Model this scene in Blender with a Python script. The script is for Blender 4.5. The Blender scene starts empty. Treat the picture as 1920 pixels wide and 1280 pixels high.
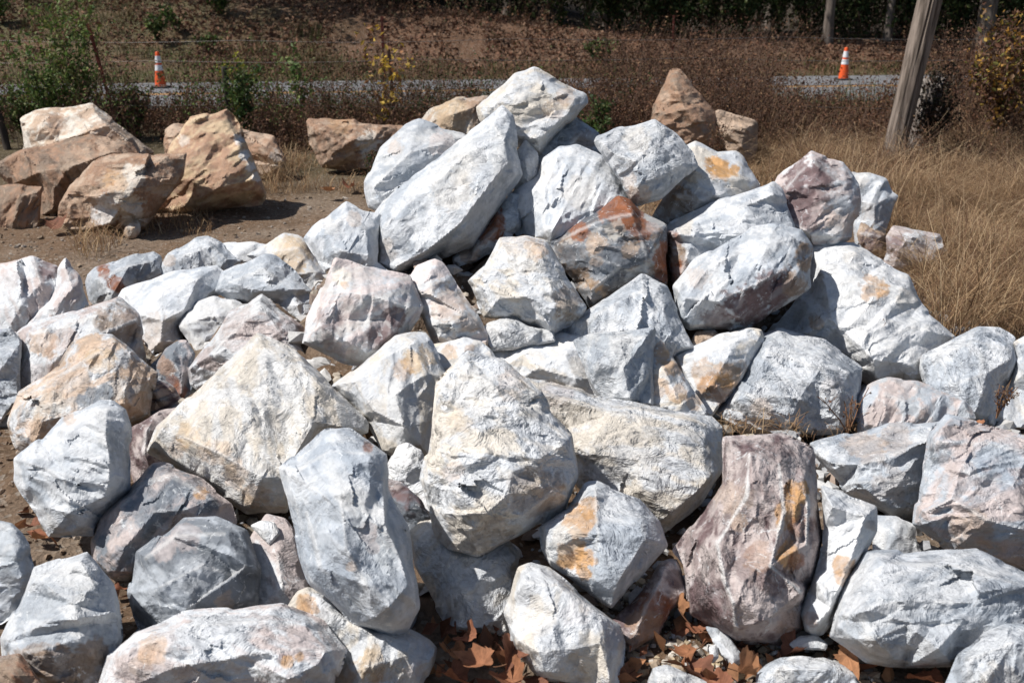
import bpy, math, random
import numpy as np
from mathutils.geometry import delaunay_2d_cdt
from mathutils import Vector

random.seed(7)
rng = np.random.default_rng(11)
SC = bpy.context.scene
COL = SC.collection

# ---------------------------------------------------------------- camera
CAM_H, PITCH, FPX = 1.65, math.radians(18.4), 1867.0
cam_d = bpy.data.cameras.new('camera')
cam_d.lens, cam_d.sensor_width = 35.0, 36.0
cam_d.clip_start, cam_d.clip_end = 0.05, 600.0
cam_d.dof.use_dof = True
cam_d.dof.focus_distance = 3.9
cam_d.dof.aperture_fstop = 5.0
cam = bpy.data.objects.new('camera', cam_d)
COL.objects.link(cam)
cam.location = (0, 0, CAM_H)
cam.rotation_euler = (math.pi / 2 - PITCH, 0, 0)
SC.camera = cam

# ---------------------------------------------------------------- light
SUN_EL, SUN_AZ = math.radians(54), math.radians(6)   # azimuth: degrees the sun stands behind the camera's left
sd = Vector((-math.cos(SUN_EL) * math.cos(SUN_AZ), -math.cos(SUN_EL) * math.sin(SUN_AZ), math.sin(SUN_EL)))
world = bpy.data.worlds.new('World')
SC.world = world
world.use_nodes = True
wn = world.node_tree
bg = wn.nodes['Background']
sky = wn.nodes.new('ShaderNodeTexSky')
sky.sky_type = 'NISHITA'
sky.sun_disc = False
sky.sun_elevation = SUN_EL
sky.sun_rotation = math.atan2(sd.x, sd.y)
wn.links.new(sky.outputs[0], bg.inputs[0])
bg.inputs[1].default_value = 0.072
sun_d = bpy.data.lights.new('sun', 'SUN')
sun_d.energy, sun_d.angle, sun_d.color = 5.0, math.radians(0.55), (1.0, 0.965, 0.92)
sun = bpy.data.objects.new('sun', sun_d)
COL.objects.link(sun)
sun.rotation_euler = sd.to_track_quat('Z', 'Y').to_euler()
SC.view_settings.view_transform = 'Standard'
SC.view_settings.look = 'None'
SC.view_settings.exposure = 0.13
SC.view_settings.gamma = 1.0
SC.cycles.max_bounces = 5
SC.cycles.diffuse_bounces = 2
SC.cycles.transmission_bounces = 3

# ---------------------------------------------------------------- helpers
def link(o, parent=None):
    COL.objects.link(o)
    if parent:
        o.parent = parent
    return o

def tag(o, label=None, cat=None, group=None, kind=None):
    for k, v in (('label', label), ('category', cat), ('group', group), ('kind', kind)):
        if v:
            o[k] = v
    return o

def mesh_np(name, V, F, mat, col=None, loc=(0, 0, 0), parent=None, smooth=True, sharp=None):
    """V (n,3) float, F: list of int arrays (m,3) / (m,4)."""
    me = bpy.data.meshes.new(name)
    V = np.asarray(V, np.float32) - np.asarray(loc, np.float32)
    Fs = [np.asarray(f, np.int32) for f in (F if isinstance(F, (list, tuple)) else [F]) if len(f)]
    loops = np.concatenate([f.ravel() for f in Fs])
    sizes = np.concatenate([np.full(len(f), f.shape[1], np.int32) for f in Fs])
    me.vertices.add(len(V)); me.vertices.foreach_set('co', V.ravel())
    me.loops.add(len(loops)); me.loops.foreach_set('vertex_index', loops)
    me.polygons.add(len(sizes))
    me.polygons.foreach_set('loop_start', np.concatenate([[0], np.cumsum(sizes)[:-1]]).astype(np.int32))
    me.polygons.foreach_set('loop_total', sizes)
    me.update(calc_edges=True)
    me.polygons.foreach_set('use_smooth', np.full(len(sizes), smooth))
    if sharp:
        me.set_sharp_from_angle(angle=sharp)
    if col is not None:
        ca = me.color_attributes.new('Col', 'FLOAT_COLOR', 'POINT')
        c4 = np.ones((len(V), 4), np.float32); c4[:, :3] = col
        ca.data.foreach_set('color', c4.ravel())
    me.materials.append(mat)
    o = bpy.data.objects.new(name, me)
    o.location = loc
    return link(o, parent)

def empty(name, loc):
    o = bpy.data.objects.new(name, None)
    o.location = loc
    o.empty_display_size = 0.1
    return link(o)

def _hash(ix, iy, iz, seed):
    h = (ix.astype(np.int64) * 374761393 + iy.astype(np.int64) * 668265263 + iz.astype(np.int64) * 2147483647 + seed * 1274126177) & 0xFFFFFFFF
    h = ((h ^ (h >> 13)) * 1274126177) & 0xFFFFFFFF
    h = ((h ^ (h >> 16)) * 2246822519) & 0xFFFFFFFF
    return ((h ^ (h >> 15)) & 0xFFFFFF) / float(0xFFFFFF)

def vnoise(P, seed=0):
    P = np.asarray(P, float)
    i = np.floor(P).astype(np.int64); f = P - i
    f = f * f * f * (f * (f * 6 - 15) + 10)
    r = 0
    for dx in (0, 1):
        for dy in (0, 1):
            for dz in (0, 1):
                w = (f[:, 0] if dx else 1 - f[:, 0]) * (f[:, 1] if dy else 1 - f[:, 1]) * (f[:, 2] if dz else 1 - f[:, 2])
                r = r + w * _hash(i[:, 0] + dx, i[:, 1] + dy, i[:, 2] + dz, seed)
    return r * 2 - 1

def fbm(P, seed=0, octs=4, gain=0.5):
    a, r, t = 1.0, 0, 0
    P = np.asarray(P, float)
    for k in range(octs):
        r = r + a * vnoise(P * (2.03 ** k) + 17.3 * k, seed + k); t += a; a *= gain
    return r / t

def sstep(a, b, x):
    t = np.clip((x - a) / (b - a), 0, 1)
    return t * t * (3 - 2 * t)

CP, SP = math.cos(PITCH), math.sin(PITCH)
def unproj(u, v, t):
    """pixel of the 1920x1280 photograph + depth along the optical axis -> world"""
    x = (np.asarray(u, float) - 960) / FPX; y = -(np.asarray(v, float) - 640) / FPX
    t = np.asarray(t, float)
    return np.stack([x * t, (CP + y * SP) * t, CAM_H + (-SP + y * CP) * t], -1)

def proj(P):
    P = np.asarray(P, float); d = P - np.array([0, 0, CAM_H])
    t = d[..., 1] * CP - d[..., 2] * SP
    y = (d[..., 1] * SP + d[..., 2] * CP) / t; x = d[..., 0] / t
    return 960 + x * FPX, 640 - y * FPX, t

def ground_t(v):
    return CAM_H / (SP + (v - 640) / FPX * CP)

def on_ground(u, v, z=0.0):
    t = (CAM_H - z) / (SP + (v - 640) / FPX * CP)
    return unproj(u, v, t)

# ---------------------------------------------------------------- materials
def new_mat(name):
    m = bpy.data.materials.new(name); m.use_nodes = True
    nt = m.node_tree; nt.nodes.clear()
    out = nt.nodes.new('ShaderNodeOutputMaterial'); b = nt.nodes.new('ShaderNodeBsdfPrincipled')
    nt.links.new(b.outputs[0], out.inputs[0])
    def N(t, **k):
        n = nt.nodes.new('ShaderNode' + t)
        for a, v in k.items():
            if a in n.inputs: n.inputs[a].default_value = v
            else: setattr(n, a, v)
        return n
    def L(a, b_): nt.links.new(a, b_)
    return m, b, N, L

def mixc(N, L, fac, a, b, mode='MIX'):
    n = N('Mix', data_type='RGBA', blend_type=mode)
    for s, x in ((0, fac), (6, a), (7, b)):
        if hasattr(x, 'links'): L(x, n.inputs[s])
        else: n.inputs[s].default_value = x if s == 0 else (*x, 1)
    return n.outputs[2]

def ramp(N, L, x, p0, p1, a=0.0, b=1.0):
    n = N('MapRange', interpolation_type='SMOOTHSTEP')
    L(x, n.inputs[0]); n.inputs[1].default_value = p0; n.inputs[2].default_value = p1
    n.inputs[3].default_value = a; n.inputs[4].default_value = b
    return n.outputs[0]

def rock_material(name, frost, scale=1.0, bump=1.0, rough=0.78):
    m, b, N, L = new_mat(name)
    tc = N('TexCoord'); oi = N('ObjectInfo')
    add = N('VectorMath', operation='MULTIPLY_ADD')
    L(oi.outputs['Random'], add.inputs[0]); add.inputs[1].default_value = (37, 53, 71); L(tc.outputs['Object'], add.inputs[2])
    co = add.outputs[0]
    col = N('VertexColor', layer_name='Col').outputs[0]
    n1 = N('TexNoise', Scale=9 * scale, Detail=5, Roughness=0.68, Distortion=0.6); L(co, n1.inputs['Vector'])
    n2 = N('TexNoise', Scale=46 * scale, Detail=4, Roughness=0.7); L(co, n2.inputs['Vector'])
    n3 = N('TexNoise', Scale=21 * scale, Detail=5, Roughness=0.72, Distortion=1.2); L(co, n3.inputs['Vector'])
    # pale powdery bruises, darker grain, thin white veins
    c = mixc(N, L, ramp(N, L, n1.outputs[0], 0.54, 0.74, 0, 0.26), col, frost)
    c = mixc(N, L, ramp(N, L, n3.outputs[0], 0.59, 0.69, 0, 0.26), c, frost)
    c = mixc(N, L, ramp(N, L, n2.outputs[0], 0.30, 0.56, 0.20, 0.0), c, (0.16, 0.16, 0.165), 'MIX')
    dis = N('VectorMath', operation='MULTIPLY_ADD'); L(n1.outputs[1], dis.inputs[0]); dis.inputs[1].default_value = (0.12,) * 3; L(co, dis.inputs[2])
    vo = N('TexVoronoi', feature='DISTANCE_TO_EDGE', Scale=6.5 * scale); L(dis.outputs[0], vo.inputs['Vector'])
    gate = ramp(N, L, n3.outputs[0], 0.48, 0.58)
    vein = N('Math', operation='MULTIPLY'); L(ramp(N, L, vo.outputs[0], 0.0, 0.022, 0.7, 0.0), vein.inputs[0]); L(gate, vein.inputs[1])
    c = mixc(N, L, vein.outputs[0], c, tuple(min(0.72, f * 1.08) for f in frost))
    # dark hair cracks
    v2 = N('TexVoronoi', feature='DISTANCE_TO_EDGE', Scale=3.1 * scale); L(dis.outputs[0], v2.inputs['Vector'])
    g2 = ramp(N, L, n1.outputs[0], 0.43, 0.37)
    crk = N('Math', operation='MULTIPLY'); L(ramp(N, L, v2.outputs[0], 0.0, 0.006, 0.35, 0.0), crk.inputs[0]); L(g2, crk.inputs[1])
    c = mixc(N, L, crk.outputs[0], c, (0.10, 0.075, 0.055))
    L(c, b.inputs['Base Color'])
    # relief: conchoidal chips + grain + cracks
    def mad(x, k, y=None):
        n = N('Math', operation='MULTIPLY_ADD'); L(x, n.inputs[0]); n.inputs[1].default_value = k
        if y is None: n.inputs[2].default_value = 0
        else: L(y, n.inputs[2])
        return n.outputs[0]
    def facet(sc, k, y=None):                       # every cell a small plane of its own tilt
        vf = N('TexVoronoi', feature='F1', Scale=sc * scale); L(dis.outputs[0], vf.inputs['Vector'])
        sb = N('VectorMath', operation='SUBTRACT'); L(dis.outputs[0], sb.inputs[0]); L(vf.outputs['Position'], sb.inputs[1])
        cc = N('VectorMath', operation='SUBTRACT'); L(vf.outputs['Color'], cc.inputs[0]); cc.inputs[1].default_value = (.5, .5, .5)
        dt = N('VectorMath', operation='DOT_PRODUCT'); L(sb.outputs[0], dt.inputs[0]); L(cc.outputs[0], dt.inputs[1])
        return mad(dt.outputs['Value'], k, y)
    h = facet(8, 30 * scale); h = facet(19, 40 * scale, h); h = facet(44, 30 * scale, h); h = mad(n3.outputs[0], 0.22, h); h = mad(n2.outputs[0], 0.32, h); h = mad(crk.outputs[0], -0.35, h)
    bp = N('Bump', Strength=0.85, Distance=0.014 * bump / scale); L(h, bp.inputs['Height']); L(ramp(N, L, oi.outputs['Random'], 0.0, 1.0, 0.40, 0.95), bp.inputs['Strength']); L(bp.outputs[0], b.inputs['Normal'])
    b.inputs['Roughness'].default_value = rough
    b.inputs['Specular IOR Level'].default_value = 0.35
    return m

M_ROCK = rock_material('white_marble_rock', (0.65, 0.67, 0.69))
M_TAN = rock_material('tan_sandstone_rock', (0.46, 0.34, 0.24), 0.62, 0.9, 0.86)

def attr_mat(name, rough=0.8, trans=0.0, spec=0.2, nscale=0, namp=0.3):
    m, b, N, L = new_mat(name)
    c = N('VertexColor', layer_name='Col').outputs[0]
    if nscale:
        tc = N('TexCoord'); n = N('TexNoise', Scale=nscale, Detail=5, Roughness=0.65); L(tc.outputs['Object'], n.inputs['Vector'])
        c = mixc(N, L, ramp(N, L, n.outputs[0], 0.3, 0.7, namp, 0), c, (0.02, 0.016, 0.012))
    L(c, b.inputs['Base Color'])
    b.inputs['Roughness'].default_value = rough
    b.inputs['Specular IOR Level'].default_value = spec
    if trans:
        tr = N('BsdfTranslucent'); L(c, tr.inputs[0])
        mx = N('MixShader'); mx.inputs[0].default_value = trans
        L(b.outputs[0], mx.inputs[1]); L(tr.outputs[0], mx.inputs[2])
        out = [n for n in m.node_tree.nodes if n.type == 'OUTPUT_MATERIAL'][0]
        L(mx.outputs[0], out.inputs[0])
    return m

M_GRASS = attr_mat('dry_grass_blade', 0.7, 0.25)
M_LEAF = attr_mat('leaf_blade', 0.6, 0.3, 0.3)
M_DEAD = attr_mat('dead_leaf_blade', 0.75, 0.15, 0.2, 60, 0.35)
M_STEM = attr_mat('stem_bark', 0.85, 0, 0.15, 30, 0.4)

def simple_mat(name, c1, c2, scale, rough=0.8, bump=0.0, stretch=(1, 1, 1), detail=6, metal=0, spec=0.3, p=(0.35, 0.65)):
    m, b, N, L = new_mat(name)
    tc = N('TexCoord'); mp = N('Mapping'); mp.inputs['Scale'].default_value = stretch
    L(tc.outputs['Object'], mp.inputs[0])
    n = N('TexNoise', Scale=scale, Detail=detail, Roughness=0.65); L(mp.outputs[0], n.inputs['Vector'])
    L(mixc(N, L, ramp(N, L, n.outputs[0], *p), c1, c2), b.inputs['Base Color'])
    b.inputs['Roughness'].default_value = rough; b.inputs['Metallic'].default_value = metal
    b.inputs['Specular IOR Level'].default_value = spec
    if bump:
        bp = N('Bump', Strength=0.8, Distance=bump); L(n.outputs[0], bp.inputs['Height']); L(bp.outputs[0], b.inputs['Normal'])
    return m
# ---------------------------------------------------------------- the boulders, traced back to front
# name | depth or '' | outline u,v | facet corners u,v,height ; polylines | base second share | stains and painted face shade u,v,r,colour,strength | tilt | label
PAL = dict(w=(.65, .665, .68), g=(.44, .475, .515), s=(.20, .222, .25), d=(.06, .066, .078), c=(.67, .615, .535),
           o=(.53, .30, .125), r=(.25, .085, .032), p=(.16, .105, .105), k=(.53, .455, .43), t=(.37, .225, .145),
           b=(.27, .195, .14), n=(.50, .37, .27), y=(.55, .41, .26), z=(.72, .715, .70))
ROCKS = '''
tan_boulder|9.3|52,345 42,225 70,209 107,202 132,197 172,197 186,213 200,220 225,232 252,257 283,285 255,345 100,352|175,207,.15 200,235,.5 236,262,.5 245,290,.4;80,240,.4 110,265,.5|c n .4|105,232,18,t,.7 200,250,25,t,.6 260,275,30,b,.9 235,240,14,b,.8|.2|pale cream boulder with rough sunlit face, rearmost of the tan boulders by the green weeds
tan_boulder|9.6|307,272 309,245 325,233 355,232 370,250 352,345 318,340|335,250,.4|t n .4||.2|small tan boulder peeking out behind the pointed boulder with the white edge stripe
tan_boulder|10.2|450,243 490,250 513,255 525,275 537,300 522,325 500,330 475,325 460,290|495,280,.45 515,305,.35|t n .5|515,300,16,c,.6|.2|low tan boulder half in shade behind the pointed boulder, beside dry grass
tan_boulder|8.7|-5,325 0,303 40,283 105,265 140,257 165,254 210,265 238,268 253,285 266,302 200,340 140,380 120,405 75,405 70,352 22,347|75,322,.5 135,312,.6 210,285,.5;100,352,.5 100,390,.3|t b .45|200,268,20,n,.6 150,300,30,n,.4|.3|long brown-tan boulder lying in front of the pale cream boulder
tan_boulder|8.6|318,280 345,250 358,222 396,207 425,207 448,233 467,290 487,335 498,365 490,382 430,390 370,399 310,399 283,397 300,350|425,222,.15 455,285,.42 480,335,.42;375,372,.5 410,352,.62 478,336,.42;350,310,.5 380,270,.4|t y .4|448,262,9,z,.9 460,290,8,z,1 470,312,8,z,1 480,332,8,z,1 345,262,10,c,.7|.15|big pointed tan boulder with a white stripe down its edge
tan_boulder|8.1|-25,355 0,352 15,347 47,346 77,351 79,372 72,425 50,436 0,436 -25,430|40,368,.45 70,360,.25;30,410,.4|t b .3||.25|small square brown boulder at the photo's edge below the long brown boulder
tan_boulder|7.9|113,412 114,385 132,352 152,322 175,305 207,292 250,291 300,287 342,290 346,300 337,332 302,382 282,402 267,427 235,433 175,431 130,428|277,293,.35 265,335,.65 228,388,.68 205,418,.4;180,345,.6|t n .35|250,325,22,c,.9 225,360,24,c,.8 200,395,26,z,.85 245,395,24,c,.9 215,340,20,o,.5 150,370,30,n,.4|.25|rounded tan boulder with a broken white and orange band, nearest of the tan boulders
tan_stone|7.6|231,440 235,425 250,415 262,418 264,432 255,446 240,448|250,428,.5|n c .4||.2|fist-sized tan stone propped under the boulder with the orange band
tan_boulder|10.6|576,230 580,224 610,222 665,224 673,232 705,235 752,236 760,250 740,275 715,305 685,318 640,318 605,312 583,272 577,255|598,240,.35 635,250,.5 664,262,.55;668,240,.35 700,262,.3;625,285,.5|t n .3|690,268,22,c,.9 640,235,20,o,.35 620,290,30,b,.5|.2|blocky tan boulder with a notched top beside dry grass tufts
tan_boulder|10.8|770,245 807,205 855,184 905,181 940,190 940,300 870,312 800,310 765,290|850,215,.4 890,200,.3|n c .5|850,215,34,y,.7 900,195,25,t,.6|.25|cream and tan boulder just behind the peak of the white pile
tan_boulder|11.0|1214,265 1225,205 1238,178 1249,145 1258,133 1275,134 1307,167 1318,192 1340,212 1350,255 1352,305 1285,312 1222,305|1262,150,.25 1285,205,.55;1312,200,.35 1320,250,.4;1245,215,.35|t b .3|1248,185,9,n,.7 1300,185,12,n,.4|.15|tall upright tan boulder with a rounded pointed tip behind the pile
tan_boulder|11.3|1338,215 1347,207 1380,213 1414,225 1420,235 1419,282 1408,302 1368,304 1352,270|1362,250,.4 1378,238,.5 1398,240,.5 1413,234,.3;1390,275,.4|n b .3|1395,268,24,b,.8|.2|stubby tan boulder with a dark front leaning beside the tall upright boulder
white_boulder|6.55|1655,497 1665,470 1662,445 1675,424 1700,428 1730,432 1760,440 1772,470 1745,495 1700,505 1670,505|1700,450,.45 1685,470,.5|k w .5|1680,462,18,p,.8|.4|pale low boulder half buried in the dry grass
grey_boulder||1050,235 1080,220 1122,250 1130,290 1090,300 1040,300 1005,318 995,295|1090,250,.35 1060,280,.4|g s .3|1095,262,20,b,.5|.3|grey boulder shaded under the peak boulder of the pile
white_boulder|7.0|1592,325 1630,326 1662,336 1670,350 1672,362 1684,368 1675,395 1662,425 1655,462 1630,468 1605,462 1595,360|1612,345,.3 1655,345,.35;1610,375,.45 1640,385,.5 1668,368,.3;1640,415,.4|w g .35|1615,335,16,c,.5 1645,400,20,b,.35|.2|white boulder with a jagged ribbed side against the dry grass
brown_stone|6.85|1607,440 1615,417 1637,425 1660,440 1662,450 1652,477 1635,476 1612,458|1650,445,.4 1635,440,.45 1615,438,.35|n p .4|1625,455,18,p,.7|.3|small brown and white stone wedged under the purple-faced boulder
white_boulder||1285,275 1305,265 1318,275 1345,287 1360,290 1378,284 1390,292 1402,317 1424,347 1405,368 1350,392 1290,420 1250,425 1222,410 1240,372 1270,325|1305,320,.5 1340,335,.5 1390,335,.3;1270,365,.4 1310,375,.55 1360,362,.4|w c .3|1340,308,16,o,1 1352,322,18,o,1 1378,318,10,o,.9 1270,360,12,o,.7 1262,385,30,b,.8 1310,385,22,b,.45|.35|white boulder with a bright orange stain at the back of the pile
white_boulder||1452,350 1462,330 1495,300 1522,285 1545,292 1580,307 1595,322 1610,347 1613,380 1603,415 1595,442 1575,462 1560,468 1527,466 1515,450 1490,438 1468,424 1463,385|1475,352,.35 1522,300,.3 1588,352,.38;1478,415,.38 1520,440,.42 1575,445,.35 1600,395,.3;1545,370,.5|k w .3|1510,330,34,p,1 1535,345,30,p,.9 1495,365,30,p,1 1490,395,26,p,1 1520,400,26,p,.75 1530,318,18,p,.7 1565,410,26,n,.4|.1|boulder with a broad purple-brown face, at the top right of the pile
white_boulder||682,360 684,340 700,312 715,277 735,260 760,235 785,226 812,232 840,245 870,255 860,310 780,380 730,405 708,398 692,387|700,352,.4 770,285,.5 830,270,.35;712,380,.35|w g .3|760,290,30,g,.4 830,270,22,k,.6 740,275,16,o,.25|.4|broad white boulder leaning behind the great slab on the pile's flank
white_boulder||897,201 926,181 945,158 966,141 1000,128 1023,134 1050,148 1066,165 1095,178 1098,195 1085,217 1054,250 1012,288 985,280 950,255 905,228|925,200,.3 960,165,.38 1010,152,.3 1080,183,.3;960,250,.45 1010,262,.45 1062,215,.45 1082,195,.25;1000,205,.55|w c .35|1060,180,16,n,.6 990,200,30,c,.5 1040,205,22,o,.25|.15|topmost boulder of the pile, white with faint cream blotches
white_shard||966,290 985,262 1008,288 1011,330 992,352 965,364 960,330|985,300,.5 990,330,.5|z w .4||.2|narrow white shard standing between the slab and the boulder under the peak
white_boulder||963,360 985,345 1010,332 1020,300 1047,280 1082,274 1108,285 1120,290 1140,300 1160,332 1178,365 1195,395 1175,430 1100,470 1040,475 1000,455 972,440 966,400|1045,300,.3 1100,305,.35 1150,350,.35;1020,355,.5 1085,350,.5 1130,385,.5;1030,430,.5|w g .25|1090,355,26,c,.4 1020,330,20,c,.35|.45|large white boulder below the peak, with a sharp shadow on its corner
white_boulder||1116,267 1120,257 1152,242 1182,239 1205,227 1227,225 1243,232 1265,250 1282,272 1297,285 1307,312 1277,335 1257,352 1237,372 1210,386 1190,386 1175,362 1160,330 1142,300 1120,280|1128,268,.25 1150,288,.4 1195,305,.6 1238,272,.5 1262,262,.3;1195,345,.55 1240,330,.5 1285,305,.3;1200,370,.35|w g .35|1195,262,22,c,.5 1200,365,20,n,.6 1180,340,14,o,.25|.3|light grey rounded boulder resting high beside the peak
stained_slab||850,480 880,465 900,440 925,400 955,365 972,370 975,425 940,462 895,489 862,499 852,492|930,430,.4 890,470,.3|w g .4|918,425,26,r,1 925,410,18,r,.9 880,475,18,o,.5|.2|rust-stained stone tucked under the great slab's lower edge
white_boulder||920,212 935,206 955,225 962,255 970,285 976,300 972,330 955,365 930,397 900,432 885,457 850,471 820,481 790,496 745,512 720,503 700,487 699,440 707,400 725,375 780,325 830,285 880,245|925,232,.25 945,262,.38 956,302,.4;937,322,.52 890,382,.6 862,420,.55 800,470,.4 745,498,.2;725,420,.35 800,350,.45 880,285,.45;840,375,.55|w g .3|840,360,40,c,.4 870,320,26,c,.35 720,470,20,n,.4 905,330,20,g,.4|.35|great pale slab tilted across the pile just below the peak
white_boulder||1523,465 1560,470 1600,462 1630,470 1650,490 1672,505 1700,520 1722,548 1722,570 1740,585 1765,605 1785,632 1775,665 1750,690 1735,708 1690,722 1640,725 1600,700 1560,665 1500,650 1440,630 1450,605 1480,570 1517,540 1523,500|1545,520,.35 1610,530,.42 1690,548,.3;1560,600,.5 1660,600,.5 1740,620,.3;1640,675,.5 1700,680,.4|z w .4|1640,537,24,o,.6 1655,545,14,o,.7 1530,605,12,o,.6 1700,560,20,c,.6 1600,490,20,c,.3|.55|largest white boulder on the right, sloping down to the dry grass
white_boulder||1249,432 1262,415 1300,398 1340,380 1400,355 1446,345 1462,360 1475,400 1490,440 1440,470 1350,510 1290,535 1266,528 1260,490 1250,455|1274,438,.35 1292,470,.48 1280,510,.35;1310,415,.42 1400,385,.42 1450,365,.3;1400,440,.55|w g .3|1258,450,16,r,.8 1265,480,18,b,1 1272,512,20,r,.9 1285,420,16,c,.7|.4|long white block with a rusty brown end on the right of the pile
rust_boulder||1037,455 1055,437 1085,420 1135,385 1160,370 1180,377 1200,400 1215,410 1235,411 1246,422 1247,460 1250,500 1248,532 1235,530 1210,522 1165,547 1110,574 1095,562 1075,522 1045,482|1055,447,.25 1085,432,.4 1135,412,.5 1185,402,.45;1200,440,.5 1212,480,.5 1212,512,.35;1110,480,.55 1160,500,.55 1110,545,.35;1238,440,.25|b s .6|1150,393,30,r,1 1185,395,26,r,1 1085,432,18,r,.9 1205,430,20,r,.9 1245,480,22,r,1 1240,515,20,r,.9 1075,480,24,s,.9 1130,510,26,s,.8 1165,470,26,s,.6 1060,470,18,d,.7 1110,545,22,o,.5 1095,560,24,s,.9 1150,525,20,d,.7 1225,425,12,k,.7 1120,455,18,n,.7 1150,430,16,c,.6 1180,470,14,n,.7 1120,490,10,n,.6|.2|dark rust, black and grey streaked boulder in the middle of the pile
white_boulder||1263,554 1267,535 1303,489 1353,462 1407,429 1450,423 1480,435 1500,435 1521,465 1521,515 1515,540 1480,562 1427,600 1396,618 1350,620 1296,615 1276,600 1265,573|1285,560,.35 1345,565,.55 1420,532,.65 1468,507,.58 1488,448,.35;1500,505,.42 1508,525,.35;1330,500,.45 1420,460,.42;1390,595,.3|w g .45|1400,575,36,p,1 1450,540,34,p,1 1350,600,26,p,.7 1490,535,22,b,.8 1505,470,14,b,1 1510,495,14,b,1 1310,520,20,n,.35|.35|heavy grey-white block with a dark purple underside
white_boulder||1900,645 1925,632 1950,650 1950,800 1900,800 1866,785 1880,740 1905,690|1920,700,.4|w c .4||.3|pale boulder cut off by the photo's edge beside the smooth grey-white boulder
white_boulder||1727,693 1731,668 1758,655 1793,632 1830,615 1873,617 1900,635 1907,662 1904,685 1890,720 1872,755 1865,795 1800,795 1740,750|1760,665,.35 1830,640,.4 1890,655,.25;1790,720,.5 1850,700,.5 1895,672,.3;1830,770,.4|w g .55||.45|smooth grey-white boulder with a rounded top against the dry grass
white_boulder||1607,745 1630,720 1665,708 1720,716 1760,730 1810,750 1825,785 1740,815 1660,820 1610,812|1660,740,.4 1730,765,.45|g k .4|1690,722,24,k,.6|.6|low grey boulder with pinkish top between the weeds
white_boulder||1427,631 1461,620 1500,625 1546,640 1592,665 1612,690 1607,735 1602,785 1570,812 1520,820 1440,815 1380,805 1338,778 1362,735 1395,690|1440,660,.4 1540,690,.5 1590,700,.3;1400,740,.42 1500,745,.5 1535,735,.35 1575,740,.4;1480,790,.35|w g .45|1430,770,24,n,.5 1560,720,18,k,.3|.5|broad grey-white boulder with a dark groove, below the largest white one
white_stone||1295,642 1305,622 1340,618 1350,632 1325,656 1300,660|1320,635,.4|n w .4||.4|small tan stone in the gap under the purple-bottomed block
white_boulder||1267,666 1290,655 1310,645 1350,627 1403,615 1427,620 1432,640 1415,662 1400,690 1385,720 1360,755 1335,782 1318,775 1300,735 1280,695|1310,670,.35 1380,640,.35;1340,715,.5|w c .35|1345,725,26,t,.9 1365,705,20,o,.7 1330,700,24,o,.5 1385,690,14,b,.6|.5|white boulder with a smooth caramel stain, between two larger grey-white ones
white_boulder||1045,620 1060,600 1100,585 1140,555 1175,532 1200,517 1225,522 1247,540 1262,562 1272,592 1292,632 1296,652 1265,664 1235,695 1180,690 1100,680 1050,655|1100,600,.35 1160,565,.42 1208,545,.4;1205,600,.55 1225,650,.45;1130,640,.5;1270,640,.25|g w .45|1170,590,26,g,.5 1090,605,14,c,.5|.45|grey ridged boulder peaking below the rust-streaked one
white_boulder||890,662 925,648 985,640 1050,625 1085,630 1105,660 1115,710 1145,755 1065,740 1000,717 950,713 920,690|985,662,.35 1060,665,.4;1010,690,.4 1080,710,.35|w c .25|1090,690,22,c,.6|.55|long flat white boulder above the broad flat slab
white_boulder||1215,640 1225,616 1233,632 1255,660 1275,690 1300,735 1322,765 1322,785 1285,785 1240,775 1215,765 1205,700|1245,690,.4 1270,745,.35|w c .3|1240,660,20,o,.7 1262,690,16,o,.7 1270,735,20,o,.6 1240,725,18,o,.5 1300,755,14,o,.5|.35|triangular white stone speckled with orange lichen-like stains
white_shard||1078,640 1110,628 1165,622 1225,616 1228,640 1224,680 1224,720 1222,757 1185,760 1135,755 1110,725 1090,680|1150,640,.35 1215,630,.25;1168,690,.5 1180,745,.35;1120,680,.42|w g .4|1195,690,22,g,.6|.2|upright white blade of stone with a flat grey side
white_boulder||-20,500 0,492 35,485 62,482 72,485 105,500 114,535 104,565 85,595 55,615 30,625 -20,625|20,510,.35 66,492,.3 76,530,.45;40,570,.5|w k .35|88,508,18,p,.9 15,520,20,k,.5|.4|white boulder with a purple corner at the far left of the pile
white_shard||107,505 122,484 135,495 148,517 155,545 165,572 145,588 100,600 60,618 40,625 65,590 95,562 105,535|122,500,.25 135,540,.45;100,580,.35|w k .3||.35|pointed white shard beside the purple-cornered boulder
grey_boulder||161,530 165,515 180,502 217,490 250,477 285,472 300,481 306,495 305,515 265,535 237,555 220,572 185,580 168,560|190,520,.4 240,500,.45 285,490,.3;215,545,.5|g w .4|195,508,13,r,1 215,530,12,r,1 225,540,10,r,.9 265,495,26,s,.7 180,545,16,s,.6|.4|grey stone with red-brown spots at the pile's rear corner
white_boulder||412,472 420,455 470,453 500,458 495,480 470,495 440,492|455,468,.35|z w .3||.5|small flat white stone behind the grey hump
white_boulder||302,502 315,475 350,455 370,445 390,443 410,452 425,467 452,489 435,505 370,522 310,527|345,480,.4 395,462,.4 425,485,.35|w g .5|320,490,12,n,.5|.45|grey-white humped boulder at the rear edge of the pile
white_boulder||463,480 485,465 515,447 534,439 558,443 572,452 590,480 612,512 607,535 590,552 560,540 520,510 490,497|520,470,.38 560,465,.38 590,510,.3;560,515,.4|w c .4|545,475,34,y,.8 515,458,20,c,.6|.45|white boulder with a smooth ochre-cream face at the rear of the pile
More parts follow.
